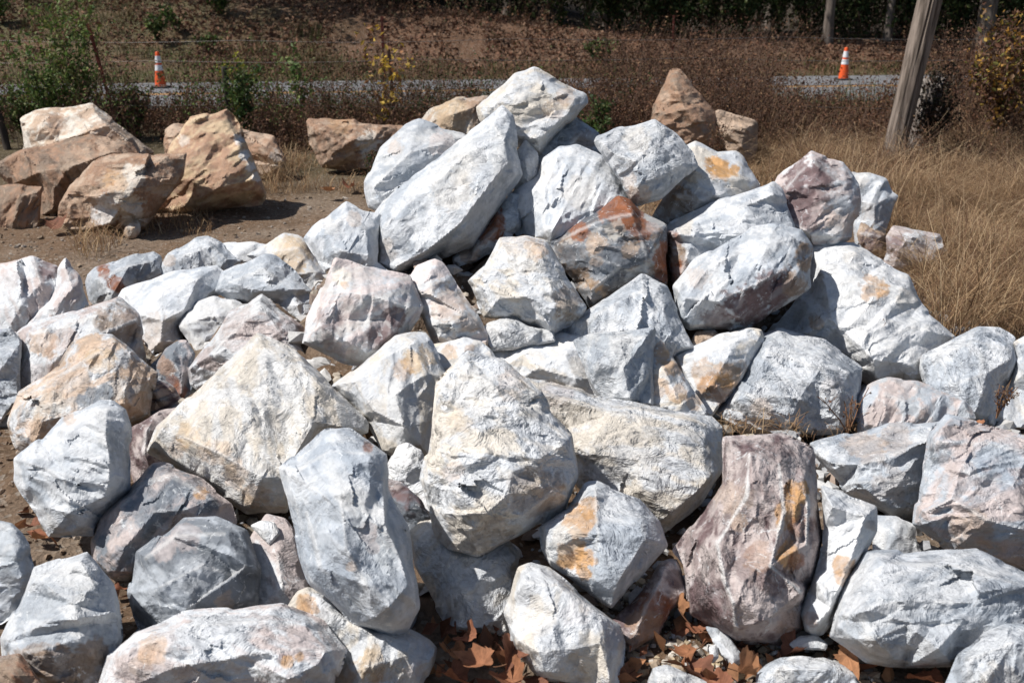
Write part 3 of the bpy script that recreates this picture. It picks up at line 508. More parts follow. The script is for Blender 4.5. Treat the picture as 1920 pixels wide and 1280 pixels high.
def build_rock(r):
    rg = np.random.default_rng(100 + r.i)
    s = r.D / FPX
    step = 2.9 if r.R > 25 else 2.4
    if r.tan: step = 2.6
    # rough outline
    Q = []
    n = len(r.out)
    for k in range(n):
        a, b = r.out[k], r.out[(k + 1) % n]; m = max(1, int(np.hypot(*(b - a)) / 6))
        for j in range(m): Q.append(a + (b - a) * j / m)
    Q = np.array(Q)
    Qs = 0.14 * np.roll(Q, 1, 0) + 0.72 * Q + 0.14 * np.roll(Q, -1, 0)
    q3 = np.c_[Qs * s * 14, np.full(len(Qs), r.i * 3.1)]
    jit = np.stack([fbm(q3, 5, 3, 0.6), fbm(q3, 9, 3, 0.6)], 1) * min(4.0, 0.032 * r.R)
    Q = Qs + jit
    lo, hi = Q.min(0) - 2 * step, Q.max(0) + 2 * step
    nx, ny = int((hi[0] - lo[0]) / step) + 2, int((hi[1] - lo[1]) / (step * .866)) + 2
    X, Y = np.meshgrid(np.arange(nx), np.arange(ny))
    U = lo[0] + (X + 0.5 * (Y % 2)) * step; Vv = lo[1] + Y * step * .866
    P = np.stack([U.ravel(), Vv.ravel()], 1)
    ins = poly_inside(P, Q)
    idx = (Y * nx + X)
    e = idx[:-1, :-1].ravel(); odd = (Y[:-1, :-1] % 2).ravel().astype(bool)
    a, b, c, d = e, e + 1, e + nx, e + nx + 1
    T = np.concatenate([np.where(odd[:, None], np.stack([a, d, c], 1), np.stack([a, b, c], 1)),
                        np.where(odd[:, None], np.stack([a, b, d], 1), np.stack([b, d, c], 1))])
    k = ins[T].sum(1); T = T[k >= 2]
    used = np.unique(T); mp = np.full(len(P), -1); mp[used] = np.arange(len(used))
    T = mp[T]; P = P[used]; ins = ins[used]
    dist, near = seg_dist(P, Q)
    P = np.where(ins[:, None], P, near); dist = np.where(ins, dist, 0)
    # boundary loop vertices lie on the outline
    E = np.sort(np.concatenate([T[:, [0, 1]], T[:, [1, 2]], T[:, [2, 0]]]), 1)
    Ed = np.concatenate([T[:, [0, 1]], T[:, [1, 2]], T[:, [2, 0]]])
    key = E[:, 0] * len(P) + E[:, 1]; uq, inv, cnt = np.unique(key, return_inverse=True, return_counts=True)
    BE = Ed[cnt[inv] == 1]
    bv = np.unique(BE); _, nb = seg_dist(P[bv], Q); P[bv] = nb; dist[bv] = 0
    # heights
    h = coarse_h(r, P) + rim(r, P)
    inner = sstep(0, 0.06 * r.R, dist)
    L3 = np.c_[P * s, h * r.R * s]                       # metres
    Rm = r.R * s
    ang = rg.uniform(0, math.pi); ca, sa = math.cos(ang), math.sin(ang)
    F = np.c_[(L3[:, 0] * ca + L3[:, 1] * sa), (-L3[:, 0] * sa + L3[:, 1] * ca) * 2.3, L3[:, 2] * 2.0]
    soft = 0.40 if r.tan else (0.20 if ('smooth' in r.label or 'flat' in r.label or 'slab' in r.label) else (.46 if ('scaly' in r.label or 'ragged' in r.label or 'rough' in r.label or 'bumpy' in r.label) else .36))
    warp = np.stack([fbm(L3 * 9 + 5, 21 + r.i, 3), fbm(L3 * 9 + 9, 22 + r.i, 3)], 1)
    dz = np.zeros(len(P))
    lo3, hi3 = F[:, :2].min(0), F[:, :2].max(0)
    for nk, tl, of_s, wsc, step_share in ((int(9 + 9 * Rm / .2), .30, .010, .035, 0.0), (int(30 + 60 * Rm / .2), .26, .004, .02, (.12 if 'scaly' in r.label or 'ragged' in r.label else 0.0))):
        sd_ = rg.uniform(lo3, hi3, (nk, 2)); gr = rg.normal(0, tl, (nk, 2)); of = rg.normal(0, of_s, nk)
        W = F[:, :2] + warp * wsc
        d2 = ((W[:, None, :] - sd_[None]) ** 2).sum(2)
        o4 = np.argpartition(d2, 4, 1)[:, :4]
        val = np.stack([of[o4[:, q]] + (gr[o4[:, q]] * (W - sd_[o4[:, q]])).sum(1) for q in range(4)], 1)
        n0 = np.take_along_axis(d2, o4, 1).argmin(1)
        dk = np.take_along_axis(d2, o4, 1); sp = math.sqrt(max(np.prod(hi3 - lo3), 1e-6) / nk)
        cut = (val + .55 * (dk - dk.min(1)[:, None]) / sp).min(1)                                  # planes cutting each other: crisp convex facets
        stp = val[np.arange(len(val)), n0]                # a few open fracture steps
        dz += soft * (cut * (1 - step_share) + stp * step_share)
    lay = fbm(np.c_[F[:, 0] * 6, F[:, 1] * 13, F[:, 2] * 9], 40 + r.i, 4, .55)
    dz -= np.median(dz)
    dz += (soft + .3) * (0.0035 * lay + 0.0025 * (1 - 2 * np.abs(fbm(L3 * 16, 60 + r.i, 4, .55))))
    dz += 0.0025 * fbm(L3 * 70, 80 + r.i, 3, .6)
    dz *= min(1.0, Rm / 0.16) * (0.25 + 0.75 * inner)
    t = r.D + r.tilt * (r.c[1] - P[:, 1]) * s - h * r.R * s - dz
    V = unproj(P[:, 0], P[:, 1], t)
    # colour: two stone tones in clouds and bands, then stains and shade painted on dark faces, with ragged edges
    c1, c2, f = [np.array(x) if k < 2 else x for k, x in enumerate(r.pal)]
    n1 = fbm(np.c_[F[:, 0] * 5, F[:, 1] * 5, F[:, 2] * 5] + r.i, 120 + r.i, 5, .6)
    m = sstep(-.12, .12, n1 - (0.5 - f) * 0.75)[:, None]
    C = c1 * (1 - m) + c2 * m
    n2 = fbm(np.c_[F[:, 0] * 14, F[:, 1] * 14, F[:, 2] * 14] + r.i, 126 + r.i, 4, .6)
    m2 = (sstep(.05, .3, n2) * .55)[:, None]; C = C * (1 - m2) + (c2 if f < .5 else c1) * m2
    if not r.tan:
        n3 = sstep(.0, .35, fbm(L3 * 4 + 31, 133 + r.i, 4, .6))[:, None] * rg.uniform(.0, .45); C = C * (1 - n3) + C * np.array([1.02, .965, .87]) * n3
        n4 = sstep(.05, .4, fbm(L3 * 3.3 + 57, 137 + r.i, 4, .6))[:, None] * rg.uniform(.1, .7); C = C * (1 - n4) + C * np.array([.80, .84, .89]) * n4
    C = C * rg.uniform(.86, 1.04)
    C = C * (1 + 0.17 * fbm(L3 * 22, 140 + r.i, 4, .65))[:, None]
    if 'streaked boulder' in r.label or 'banded' in r.label or 'striped' in r.label:      # bedding bands
        th = math.radians(-18); b0 = P[:, 0] * s * math.cos(th) + P[:, 1] * s * math.sin(th); b1 = -P[:, 0] * s * math.sin(th) + P[:, 1] * s * math.cos(th)
        bn = fbm(np.c_[b0 * 3, b1 * 26 + .3 * n1, L3[:, 2] * 8], 181 + r.i, 4, .6)
        kd = (sstep(.02, .2, bn) * .75)[:, None]; kl = (sstep(-.05, -.25, bn) * .6)[:, None]
        dk = np.array(PAL['d' if 'rust' in r.label else ('k' if 'striped' in r.label else 'n')]) * 1.3
        C = C * (1 - kd) + dk * kd; C = C * (1 - kl) + np.array([.55, .53, .50]) * kl
    edge = fbm(L3 * 12, 160 + r.i, 4, .65); fine = fbm(L3 * 45, 161 + r.i, 3, .6)
    streak = sstep(-.22, .12, fbm(np.c_[F[:, 0] * 7, F[:, 1] * 16, F[:, 2] * 16], 171 + r.i, 4, .6))
    for (u, v, rr, cc, st) in r.stains:
        q = np.hypot(P[:, 0] - u, P[:, 1] - v) / (rr * 1.12)
        k = sstep(1.06, .84, q + edge * .7 + fine * .38) * st * (.72 + .28 * streak)
        tone = np.array(cc) * (1 + .30 * fine + .2 * edge)[:, None]
        C = C * (1 - k[:, None]) + tone * k[:, None]
    # bruised pale edges along the facet ridges
    vein = .75 if 'veins' in r.label else (.15 if r.tan else .38)
    rd = np.full(len(P), 1e9)
    for l in r.lines:
        for a_, b_ in zip(l[:-1], l[1:]):
            a2, b2 = np.array(a_[:2]), np.array(b_[:2]); d_ = b2 - a2
            t_ = np.clip(((P - a2) @ d_) / max(d_ @ d_, 1e-9), 0, 1); rd = np.minimum(rd, np.hypot(*(P - a2 - t_[:, None] * d_).T))
    k = (sstep(4.5, 1.0, rd + 5 * edge + 2 * fine) * vein)[:, None]
    pale = np.array([.52, .43, .33]) if r.tan else np.array([.70, .69, .67]); C = C * (1 - k) + pale * k
    # back of the stone
    nb_ = len(bv); cen = r.c
    pos = {int(x): j for j, x in enumerate(bv)}
    rings = []
    for sc_, back in ((.93, .28), (.74, .62), (.40, .82)):
        pp = cen + (P[bv] - cen) * sc_
        tt = r.D + r.tilt * (r.c[1] - pp[:, 1]) * s + back * r.R * s * (1 + .22 * fbm(np.c_[pp * s * 7, np.full(nb_, r.i)], 7, 2))
        rings.append(unproj(pp[:, 0], pp[:, 1], tt))
    cv = unproj(cen[0], cen[1], r.D + .88 * r.R * s)[None]
    base = len(V); VV = np.concatenate([V] + rings + [cv])
    CC = np.concatenate([C] + [C[bv]] * 3 + [C[bv].mean(0)[None]])
    ja = np.array([pos[int(x)] for x in BE[:, 0]]); jb = np.array([pos[int(x)] for x in BE[:, 1]])
    quads = [np.stack([BE[:, 1], BE[:, 0], base + ja, base + jb], 1)]
    for q in (0, 1):
        quads.append(np.stack([base + q * nb_ + jb, base + q * nb_ + ja, base + (q + 1) * nb_ + ja, base + (q + 1) * nb_ + jb], 1))
    fan = np.stack([base + 2 * nb_ + jb, base + 2 * nb_ + ja, np.full(len(ja), base + 3 * nb_)], 1)
    # image y points down: flip so that normals face outwards
    zmin = VV[:, 2].min(); loc = (float(VV[:, 0].mean()), float(VV[:, 1].mean()), float(zmin))
    o = mesh_np(r.name, VV, [np.concatenate([T, fan]), np.concatenate(quads)], M_TAN if r.tan else M_ROCK, np.clip(CC, .02, .72), loc, sharp=math.radians(25))
    cat = 'boulder'
    if any(k in r.name for k in ('stone', 'shard', 'chip', 'flake')): cat = 'stone'
    grp = 'tan boulders behind the pile' if r.tan else ('stone chips on the ground' if 'chip' in r.name else 'boulders of the white rock pile')
    tag(o, r.label, cat, grp)
    r.obj = o
    return len(T)
# ---------------------------------------------------------------- ground
def road_y(x): return 22.1 + 0.16 * x                  # centre line
def ground_z(X, Y):
    X = np.asarray(X, float); Y = np.asarray(Y, float)
    foot = road_y(X) + 4.1
    left = sstep(6, -6, X)
    A = .85 + 1.15 * left; w = 3.6 + 3.2 * left
    z = A * sstep(0, 1, (Y - foot) / w) ** 0.9 + np.maximum(0, Y - foot - w) * (0.025 + 0.22 * left) + np.maximum(0, Y - 43) * .3
    return z

def mound_z(X, Y):
    """soil under the pile, kept behind the stones as seen from in front"""
    zt = .70 * np.exp(-(((X - 0.15) / 1.25) ** 2 + ((Y - 4.9) / 1.05) ** 2)) + .12 * np.exp(-(((X + .1) / 1.9) ** 2 + ((Y - 4.1) / 1.0) ** 2))
    zt = np.where(zt < .03, 0, zt)
    dm = DM.reshape(gu.shape)
    big = np.where(dm > 1e8, -1, dm)
    fill = big.copy()
    for _ in range(3):                                 # gaps take the depth of their neighbours
        p = np.pad(fill, 1, constant_values=-1)
        nb = np.max([p[1 + a:p.shape[0] - 1 + a, 1 + b:p.shape[1] - 1 + b] for a in (-1, 0, 1) for b in (-1, 0, 1)], 0)
        fill = np.where(fill < 0, nb, fill)
    for _ in range(60):
        u, v, t = proj(np.stack([X, Y, zt], -1))
        iu = np.clip(((u + 24) / GS).round().astype(int), 0, gu.shape[1] - 1); iv = np.clip(((v - 100) / GS).round().astype(int), 0, gu.shape[0] - 1)
        d = fill[iv, iu]
        bad = (d > 0) & (t < d + .42) & (zt > 0)
        bad |= (d < 0) & (zt > 0.02)
        if not bad.any(): break
        zt = np.where(bad, np.maximum(0, zt - .03), zt)
    return zt

def cat_range(*segs):
    return np.unique(np.concatenate([np.arange(a, b, s) for a, b, s in segs]).round(4))
xs = cat_range((-80, -10, 2), (-10, -4, .25), (-4, 4, .05), (4, 10, .25), (10, 81, 2))
ys = cat_range((-8, 1.5, .5), (1.5, 7.5, .05), (7.5, 18, .2), (18, 48, .5), (48, 141, 3))
GX, GY = np.meshgrid(xs, ys)
shp = GX.shape
gz = ground_z(GX.ravel(), GY.ravel())
near_m = (np.abs(GX.ravel()) < 4.2) & (GY.ravel() > 1.6) & (GY.ravel() < 7.6)
mz = np.zeros(GX.size); mz[near_m] = mound_z(GX.ravel()[near_m], GY.ravel()[near_m])
P3 = np.c_[GX.ravel(), GY.ravel(), np.zeros(GX.size)]
onroad = sstep(4.6, 3.9, np.abs(GY.ravel() - road_y(GX.ravel())))
rough = (0.030 * fbm(P3 * 1.1, 3, 3) + 0.022 * fbm(P3 * 7, 4, 4) + .006 * fbm(P3 * 24, 6, 2)) * (1 - onroad)
rough += 0.12 * fbm(P3 * .35, 5, 3) * (ground_z(GX.ravel(), GY.ravel()) > .05)
GZ = gz + mz + rough - 0.02 * onroad
GRID_Z = GZ.reshape(shp)
def gz_at(x, y):
    x = np.asarray(x, float); y = np.asarray(y, float)
    i = np.clip(np.searchsorted(xs, x) - 1, 0, len(xs) - 2); j = np.clip(np.searchsorted(ys, y) - 1, 0, len(ys) - 2)
    fx = (x - xs[i]) / (xs[i + 1] - xs[i]); fy = (y - ys[j]) / (ys[j + 1] - ys[j])
    return (GRID_Z[j, i] * (1 - fx) * (1 - fy) + GRID_Z[j, i + 1] * fx * (1 - fy) + GRID_Z[j + 1, i] * (1 - fx) * fy + GRID_Z[j + 1, i + 1] * fx * fy)

def soil_colour(X, Y):
    P = np.c_[X, Y, np.zeros(len(X))]
    n = fbm(P * 1.7, 31, 4)[:, None]; n2 = fbm(P * 9, 32, 4)[:, None]
    dirt = np.array([.195, .128, .082]); pale = np.array([.28, .215, .16]); dark = np.array([.10, .072, .048])
    c = dirt + (pale - dirt) * np.clip(n * 1.6 + .15, 0, 1) + (dark - dirt) * np.clip(n2 * 1.2 - .1, 0, 1) * .6
    far = sstep(8.5, 11, Y)[:, None]                      # weedy verge
    c = c * (1 - far) + np.array([.095, .075, .042]) * far * (1 + .5 * n2)
    bank = (ground_z(X, Y) > .02).astype(float)[:, None]
    lit = np.array([.14, .078, .048]) * (1 + .7 * n2)
    hum = (sstep(30.5, 32, Y) * sstep(-6, -2, X))[:, None]; lit = lit * (1 - hum) + np.array([.035, .027, .019]) * hum  # woods floor: dark humus tone painted in to stand for canopy shade
    gr = np.array([.085, .088, .038])
    left = (sstep(-2, -12, X)[:, None]) * np.clip(.55 + n * 1.5, 0, 1)
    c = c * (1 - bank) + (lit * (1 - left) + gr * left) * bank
    return np.clip(c, .015, .6)

def ground_material():
    m, b, N, L = new_mat('soil')
    tc = N('TexCoord'); col = N('VertexColor', layer_name='Col').outputs[0]
    n1 = N('TexNoise', Scale=26, Detail=9, Roughness=0.72); L(tc.outputs['Object'], n1.inputs['Vector'])
    vo = N('TexVoronoi', Scale=60, Randomness=1); L(tc.outputs['Object'], vo.inputs['Vector'])
    c = mixc(N, L, ramp(N, L, n1.outputs[0], .35, .6, .5, 0), col, (.05, .034, .022))
    c = mixc(N, L, ramp(N, L, vo.outputs[1], .72, .9, 0, .5), c, (.42, .37, .31))
    L(c, b.inputs['Base Color']); b.inputs['Roughness'].default_value = .95; b.inputs['Specular IOR Level'].default_value = .1
    bp = N('Bump', Strength=1, Distance=.02); L(n1.outputs[0], bp.inputs['Height'])
    b2 = N('Bump', Strength=.6, Distance=.008); L(vo.outputs[0], b2.inputs['Height']); L(bp.outputs[0], b2.inputs['Normal']); L(b2.outputs[0], b.inputs['Normal'])
    return m
ii = np.arange(GX.size).reshape(shp)
gq = np.stack([ii[:-1, :-1].ravel(), ii[:-1, 1:].ravel(), ii[1:, 1:].ravel(), ii[1:, :-1].ravel()], 1)
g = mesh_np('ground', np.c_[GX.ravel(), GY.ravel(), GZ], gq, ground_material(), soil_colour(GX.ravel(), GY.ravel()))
tag(g, 'brown soil ground rising to a leaf-littered bank beyond the road', 'ground', kind='structure')

# ---------------------------------------------------------------- road
def strip(name, off0, off1, z, mat, x0=-75, x1=75, n=160, wob=0):
    X = np.linspace(x0, x1, n)
    a = np.c_[X, road_y(X) + off0 + wob * np.sin(X * 3.1), np.full(n, z)]; b = np.c_[X, road_y(X) + off1 + wob * np.sin(X * 2.3 + 1), np.full(n, z)]
    V = np.concatenate([a, b]); k = np.arange(n - 1)
    return mesh_np(name, V, np.stack([k, k + 1, k + 1 + n, k + n], 1), mat)
M_ASPH = simple_mat('grey_asphalt', (.125, .125, .13), (.19, .19, .195), 3.5, .9, .004)
M_YEL = simple_mat('yellow_paint', (.62, .30, .05), (.50, .25, .06), 8, .7)
tag(strip('road', -3.7, 3.55, .012, M_ASPH), 'grey two-lane asphalt road passing behind the fence', 'road', kind='structure')
tag(strip('road_marking', -.18, -.07, .016, M_YEL), 'near yellow centre line on the road', 'marking', kind='structure')
tag(strip('road_marking', .07, .18, .016, M_YEL), 'far yellow centre line on the road', 'marking', kind='structure')

ntri = sum(build_rock(r) for r in rocks)
print('ROCK TRIS', ntri)

# ---------------------------------------------------------------- plants
def blades(name, n, XY, hgt, lean, width, cols, label, kind='stuff', parent=None, zoff=0.0, bend=1.0, mat=None, cat='grass', rgx=rng):
    """thin curved blades: XY (n,2) roots"""
    n = len(XY); base = np.c_[XY, gz_at(XY[:, 0], XY[:, 1]) + zoff]
    az = rgx.uniform(0, 2 * math.pi, n); d = np.c_[np.cos(az), np.sin(az), np.zeros(n)]
    H = rgx.uniform(*hgt, n)[:, None]; ln = rgx.uniform(*lean, n)[:, None]
    side = np.c_[-np.sin(az), np.cos(az), np.zeros(n)] * np.cos(rgx.uniform(-1, 1, n))[:, None]
    W = rgx.uniform(*width, n)[:, None]
    H = H * np.clip(.8 + .75 * vnoise(np.c_[XY * 1.9, XY[:, :1] * 0], 91), .3, 1.6)[:, None]
    az0 = 6.28 * vnoise(np.c_[XY * .8, XY[:, :1] * 0], 92)
    up = np.array([0, 0, 1.0])
    p1 = base + up * H * .45 + d * ln * H * .22; p2 = base + up * H * (.85 - .15 * ln * bend) + d * ln * H * .62; p3 = base + up * H * (1.0 - .42 * ln * bend) + d * ln * H * 1.05
    V = np.stack([base - side * W * .5, base + side * W * .5, p1 - side * W * .45, p1 + side * W * .45, p2 - side * W * .3, p2 + side * W * .3, p3], 1).reshape(-1, 3)
    k = np.arange(n) * 7
    Q = np.concatenate([np.stack([k, k + 1, k + 3, k + 2], 1), np.stack([k + 2, k + 3, k + 5, k + 4], 1)]); T = np.stack([k + 4, k + 5, k + 6], 1)
    cols = np.array(cols); c = cols[rgx.integers(0, len(cols), n)] * rgx.uniform(.7, 1.25, (n, 1))
    o = mesh_np(name, V, [Q, T], mat or M_GRASS, np.repeat(c, 7, 0), parent=parent, smooth=False)
    return tag(o, label, cat, kind=kind) if label else o

def leaf_cloud(C, n_dir, size, cols, rgx=rng, droop=.3):
    """diamond leaves bent along their midrib, at centres C"""
    n = len(C)
    a = rgx.normal(size=(n, 3)); a[:, 2] -= droop; a /= np.linalg.norm(a, axis=1)[:, None]
    b = np.cross(a, rgx.normal(size=(n, 3))); b /= np.linalg.norm(b, axis=1)[:, None]
    nn = np.cross(a, b); S = rgx.uniform(*size, n)[:, None]
    V = np.stack([C - a * S * .5, C + b * S * .28 + nn * S * .1, C + a * S * .5, C - b * S * .28 + nn * S * .1], 1).reshape(-1, 3)
    k = np.arange(n) * 4
    F = np.concatenate([np.stack([k, k + 1, k + 2], 1), np.stack([k, k + 2, k + 3], 1)])
    cols = np.array(cols); c = cols[rgx.integers(0, len(cols), n)] * rgx.uniform(.65, 1.3, (n, 1))
    return V, F, np.repeat(c, 4, 0)

def tubes(paths, radii, sides=4):
    """paths: list of (k,3) arrays, radii: list of (k,)"""
    Vs, Fs, b = [], [], 0
    for p, r_ in zip(paths, radii):
        p = np.asarray(p, float); k = len(p)
        tg = np.gradient(p, axis=0); tg /= np.linalg.norm(tg, axis=1)[:, None] + 1e-9
        x = np.cross(tg, [0.31, .9, .21]); x /= np.linalg.norm(x, axis=1)[:, None] + 1e-9; y = np.cross(tg, x)
        an = np.linspace(0, 2 * math.pi, sides, endpoint=False)
        ring = p[:, None] + (np.cos(an)[None, :, None] * x[:, None] + np.sin(an)[None, :, None] * y[:, None]) * np.asarray(r_)[:, None, None]
        Vs.append(ring.reshape(-1, 3)); i = np.arange(k * sides).reshape(k, sides) + b
        Fs.append(np.stack([i[:-1], np.roll(i[:-1], -1, 1), np.roll(i[1:], -1, 1), i[1:]], -1).reshape(-1, 4)); b += k * sides
    return np.concatenate(Vs), np.concatenate(Fs)

def shrub(name, x, y, h, spread, nst, nleaf, lcols, lsize, label, cat='weed', group=None, scol=(.12, .085, .055), r0=.006, z0=None, up=.9, rgx=rng, low=.12):
    z = float(gz_at([x], [y])[0]) if z0 is None else z0
    o = empty(name, (x, y, z)); paths, rad, ctr = [], [], []
    for k in range(nst):
        az = rgx.uniform(0, 6.28); sp = spread * rgx.uniform(.15, 1); hh = h * rgx.uniform(.6, 1)
        t = np.linspace(0, 1, 6); wob = np.cumsum(rgx.normal(0, .03 * h, (6, 2)), 0)
        p = np.c_[np.cos(az) * sp * t ** 1.4 + wob[:, 0] * t, np.sin(az) * sp * t ** 1.4 + wob[:, 1] * t, hh * t ** up - .02]
        paths.append(p); rad.append(r0 * (1 - .8 * t) * rgx.uniform(.6, 1.1) + .0012)
        for _ in range(2):
            q = rgx.integers(2, 5); a2 = rgx.uniform(0, 6.28); L_ = h * rgx.uniform(.12, .3)
            t2 = np.linspace(0, 1, 4)[:, None]
            br = p[q] + t2 * np.array([math.cos(a2) * .7, math.sin(a2) * .7, .75]) * L_
            paths.append(br); rad.append(np.linspace(r0 * .45, .001, 4))
    V, F = tubes(paths, rad, 3)
    mesh_np('stem', V, F, M_STEM, np.tile(np.array(scol), (len(V), 1)), parent=o)
    pk = rgx.integers(0, len(paths), nleaf); tt = rgx.uniform(low, 1, nleaf)
    for a, b in zip(pk, tt):
        p = paths[a]; f = b * (len(p) - 1); i = min(int(f), len(p) - 2); ctr.append(p[i] + (p[i + 1] - p[i]) * (f - i))
    C = np.array(ctr) + rgx.normal(0, .035 * h, (nleaf, 3)); C[:, 2] = np.maximum(C[:, 2], .01)
    V, F, c = leaf_cloud(C, None, lsize, lcols, rgx)
    mesh_np('foliage', V, F, M_LEAF, c, parent=o, smooth=False)
    return tag(o, label, cat, group)
def scatter(n, x0, x1, y0, y1, keep=None):
    P = np.c_[rng.uniform(x0, x1, n), rng.uniform(y0, y1, n)]
    return P if keep is None else P[keep(P)]
def pix(P):
    u, v, _ = proj(np.c_[P, gz_at(P[:, 0], P[:, 1])]); return u, v
STRAW = [(.42, .28, .155), (.34, .215, .115), (.50, .36, .21), (.22, .13, .075), (.29, .175, .095)]
RUST = [(.16, .075, .045), (.12, .06, .04), (.20, .10, .055), (.09, .05, .035), (.22, .13, .07)]
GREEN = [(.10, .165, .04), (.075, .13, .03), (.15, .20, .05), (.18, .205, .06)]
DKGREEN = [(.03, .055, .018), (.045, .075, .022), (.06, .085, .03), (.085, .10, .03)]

# dry grass meadow on the right
def meadow(P):
    u, v = pix(P)
    edge = 1640 + np.clip((v - 440), 0, 400) * .62
    edge = np.where(v < 440, 1430 + (v - 300) * 1.3, edge)
    return (u > edge + 18 * vnoise(np.c_[P * 2, P[:, :1] * 0], 3)) & (u < 2150) & (v < 640)
G = scatter(185000, 1.4, 8.5, 4.5, 13, meadow)
blades('dry_grass', 0, G, (.08, .36), (.6, 2.6), (.002, .0045), STRAW + [(.15, .09, .055)], 'thick tan dry grass covering the ground right of the pile', bend=.62)
G2 = scatter(18000, 1.7, 8, 4.8, 12, meadow)
blades('dry_grass_stalks', 0, G2, (.25, .7), (.3, 2.2), (.0025, .0045), [(.46, .34, .21), (.38, .26, .15), (.16, .09, .055)], 'long pale straw stalks arching over the dry grass')
# straw tufts by the tan boulders, behind the pile
def tufts(P):
    u, v = pix(P); n = vnoise(np.c_[P * 1.5, P[:, :1] * 0], 8)
    return ((u > 490) & (u < 760) & (v > 255) & (v < 365) & (n > -.35)) | ((u > 1040) & (u < 1460) & (v > 215) & (v < 420)) | ((u > 140) & (u < 400) & (v > 425 - .12 * (u - 150)) & (v < 492 - .1 * (u - 150)) & (n > -.35))
G3 = scatter(120000, -4, 4, 5.5, 15, tufts)[:20000]
blades('straw_tufts', 0, G3, (.07, .34), (.4, 1.4), (.003, .007), STRAW, 'straw-coloured grass tufts around the tan boulders')
# verge: green grass by the road edge, dead brown brush along the fence
def verge(P):
    yy = P[:, 1] - road_y(P[:, 0]); n = vnoise(np.c_[P * .6, P[:, :1] * 0], 12)
    return (yy > -6.5) & (yy < -3.6) & (n > -.5)
G4 = scatter(60000, -14, 13, 13, 22, verge)[:16000]
blades('verge_grass', 0, G4, (.15, .5), (.2, .9), (.006, .014), DKGREEN + [(.10, .12, .04), (.2, .15, .07)], 'dark green grass along the near road edge')
def far_verge(P):
    yy = P[:, 1] - road_y(P[:, 0]); return (yy > 3.55) & (yy < 5.4)
G5 = scatter(40000, -18, 16, 22, 31, far_verge)[:9000]
blades('far_verge_grass', 0, G5, (.1, .35), (.2, .9), (.01, .022), [(.085, .10, .035), (.13, .12, .05), (.2, .14, .07)], 'short green grass at the foot of the bank')

G6 = scatter(60000, -20, -3, 26.5, 36, lambda P: (vnoise(np.c_[P * .35, P[:, :1] * 0], 41) > -.1 + .07 * (P[:, 0] + 9)))[:9000]
blades('bank_grass', 0, G6, (.15, .5), (.2, 1.2), (.012, .025), [(.10, .10, .04), (.14, .12, .055), (.19, .13, .07), (.08, .09, .035)], 'green and straw grass on the left part of the bank')
def brush(name, n, keep, x0, x1, y0, y1, h, cols, label, lsize=(.018, .05), per=38):
    P = scatter(n, x0, x1, y0, y1, keep); z = gz_at(P[:, 0], P[:, 1])
    paths, rad, ctr = [], [], []
    for (x, y), zz in zip(P, z):
        hh = rng.uniform(*h); uu = 960 + x / (y * CP + SP * 1.2) * FPX
        if y < 20 and name != 'twiggy_weeds' and (1455 < uu < 1690 or 560 < uu < 1040): hh *= rng.choice([.5, .6, .95])
        if y < 20 and name == 'dead_brush' and uu < 560: hh *= .6
        t = np.linspace(0, 1, 5)[:, None]; l = rng.normal(0, .3, 2) * hh
        p = np.array([x, y, zz]) + t * np.array([0, 0, hh]) + t ** 2 * np.array([l[0], l[1], 0]) + np.cumsum(rng.normal(0, .02, (5, 3)), 0)
        paths.append(p); rad.append(np.linspace(.005, .0015, 5))
        q = rng.uniform(.15, 1, per) * 4; i = np.minimum(q.astype(int), 3)
        ctr.append(p[i] + (p[i + 1] - p[i]) * (q - i)[:, None] + rng.normal(0, .07 * hh, (per, 3)))
    V, F = tubes(paths, rad, 3)
    V2, F2, c2 = leaf_cloud(np.concatenate(ctr), None, lsize, cols)
    cs = np.tile(np.array((.13, .08, .055)), (len(V), 1))
    o = mesh_np(name, np.concatenate([V, V2]), [F, F2 + len(V)], M_DEAD, np.concatenate([cs, c2]), smooth=False)
    return tag(o, label, 'brush', kind='stuff')
def fence_row(P):
    u, v = pix(P); n = vnoise(np.c_[P * .8, P[:, :1] * 0], 15)
    return ((u > 1060) & (u < 2000)) | ((u < 1060) & (n > .18) & (u > -60))
brush('left_weeds', 520, lambda P: (pix(P)[0] < 570) & (pix(P)[0] > -60) & ((pix(P)[0] < 262) | (pix(P)[0] > 345)), -8, -2, 12.4, 15.8, (.6, 1.25), GREEN + RUST + [(.13, .13, .05)], 'thin green and brown weed stems in front of the road', (.025, .06), 40)
brush('twiggy_weeds', 420, lambda P: (pix(P)[0] < 1050) & (pix(P)[0] > 570), -4, 1, 12.8, 15.5, (.55, 1.2), RUST + DKGREEN, 'sparse twiggy weeds in front of the middle of the road', (.02, .05), 30)
brush('meadow_weeds', 1700, lambda P: (pix(P)[0] > 1440) & (pix(P)[0] < 2050) & (pix(P)[1] < 400) & (vnoise(np.c_[P * .9, P[:, :1] * 0], 55) > -.4), 2, 9, 7.5, 13, (.2, .62), RUST + STRAW[3:], 'reddish dead weeds mixed through the back of the dry grass', (.012, .03), 24)
brush('near_brush', 520, lambda P: (pix(P)[0] > 1050) & (pix(P)[0] < 1470), .3, 3.2, 11.5, 13.0, (.4, 1.05), RUST, 'rust-brown weeds standing right behind the white pile', (.015, .04), 34)
brush('dead_brush', 4200, fence_row, -7.5, 9.5, 11.8, 16.0, (.35, .95), RUST, 'tangled rust-brown dead weeds along the fence line')
def right_row(P):
    u, v = pix(P); return ((u > 1130) & (u < 1440)) | ((u > 1750) & (u < 1960))
brush('tall_dead_brush', 1700, right_row, 1, 9, 12.6, 16.0, (.9, 1.5), RUST, 'tall thicket of rust-brown dead weeds behind the upright tan boulder')
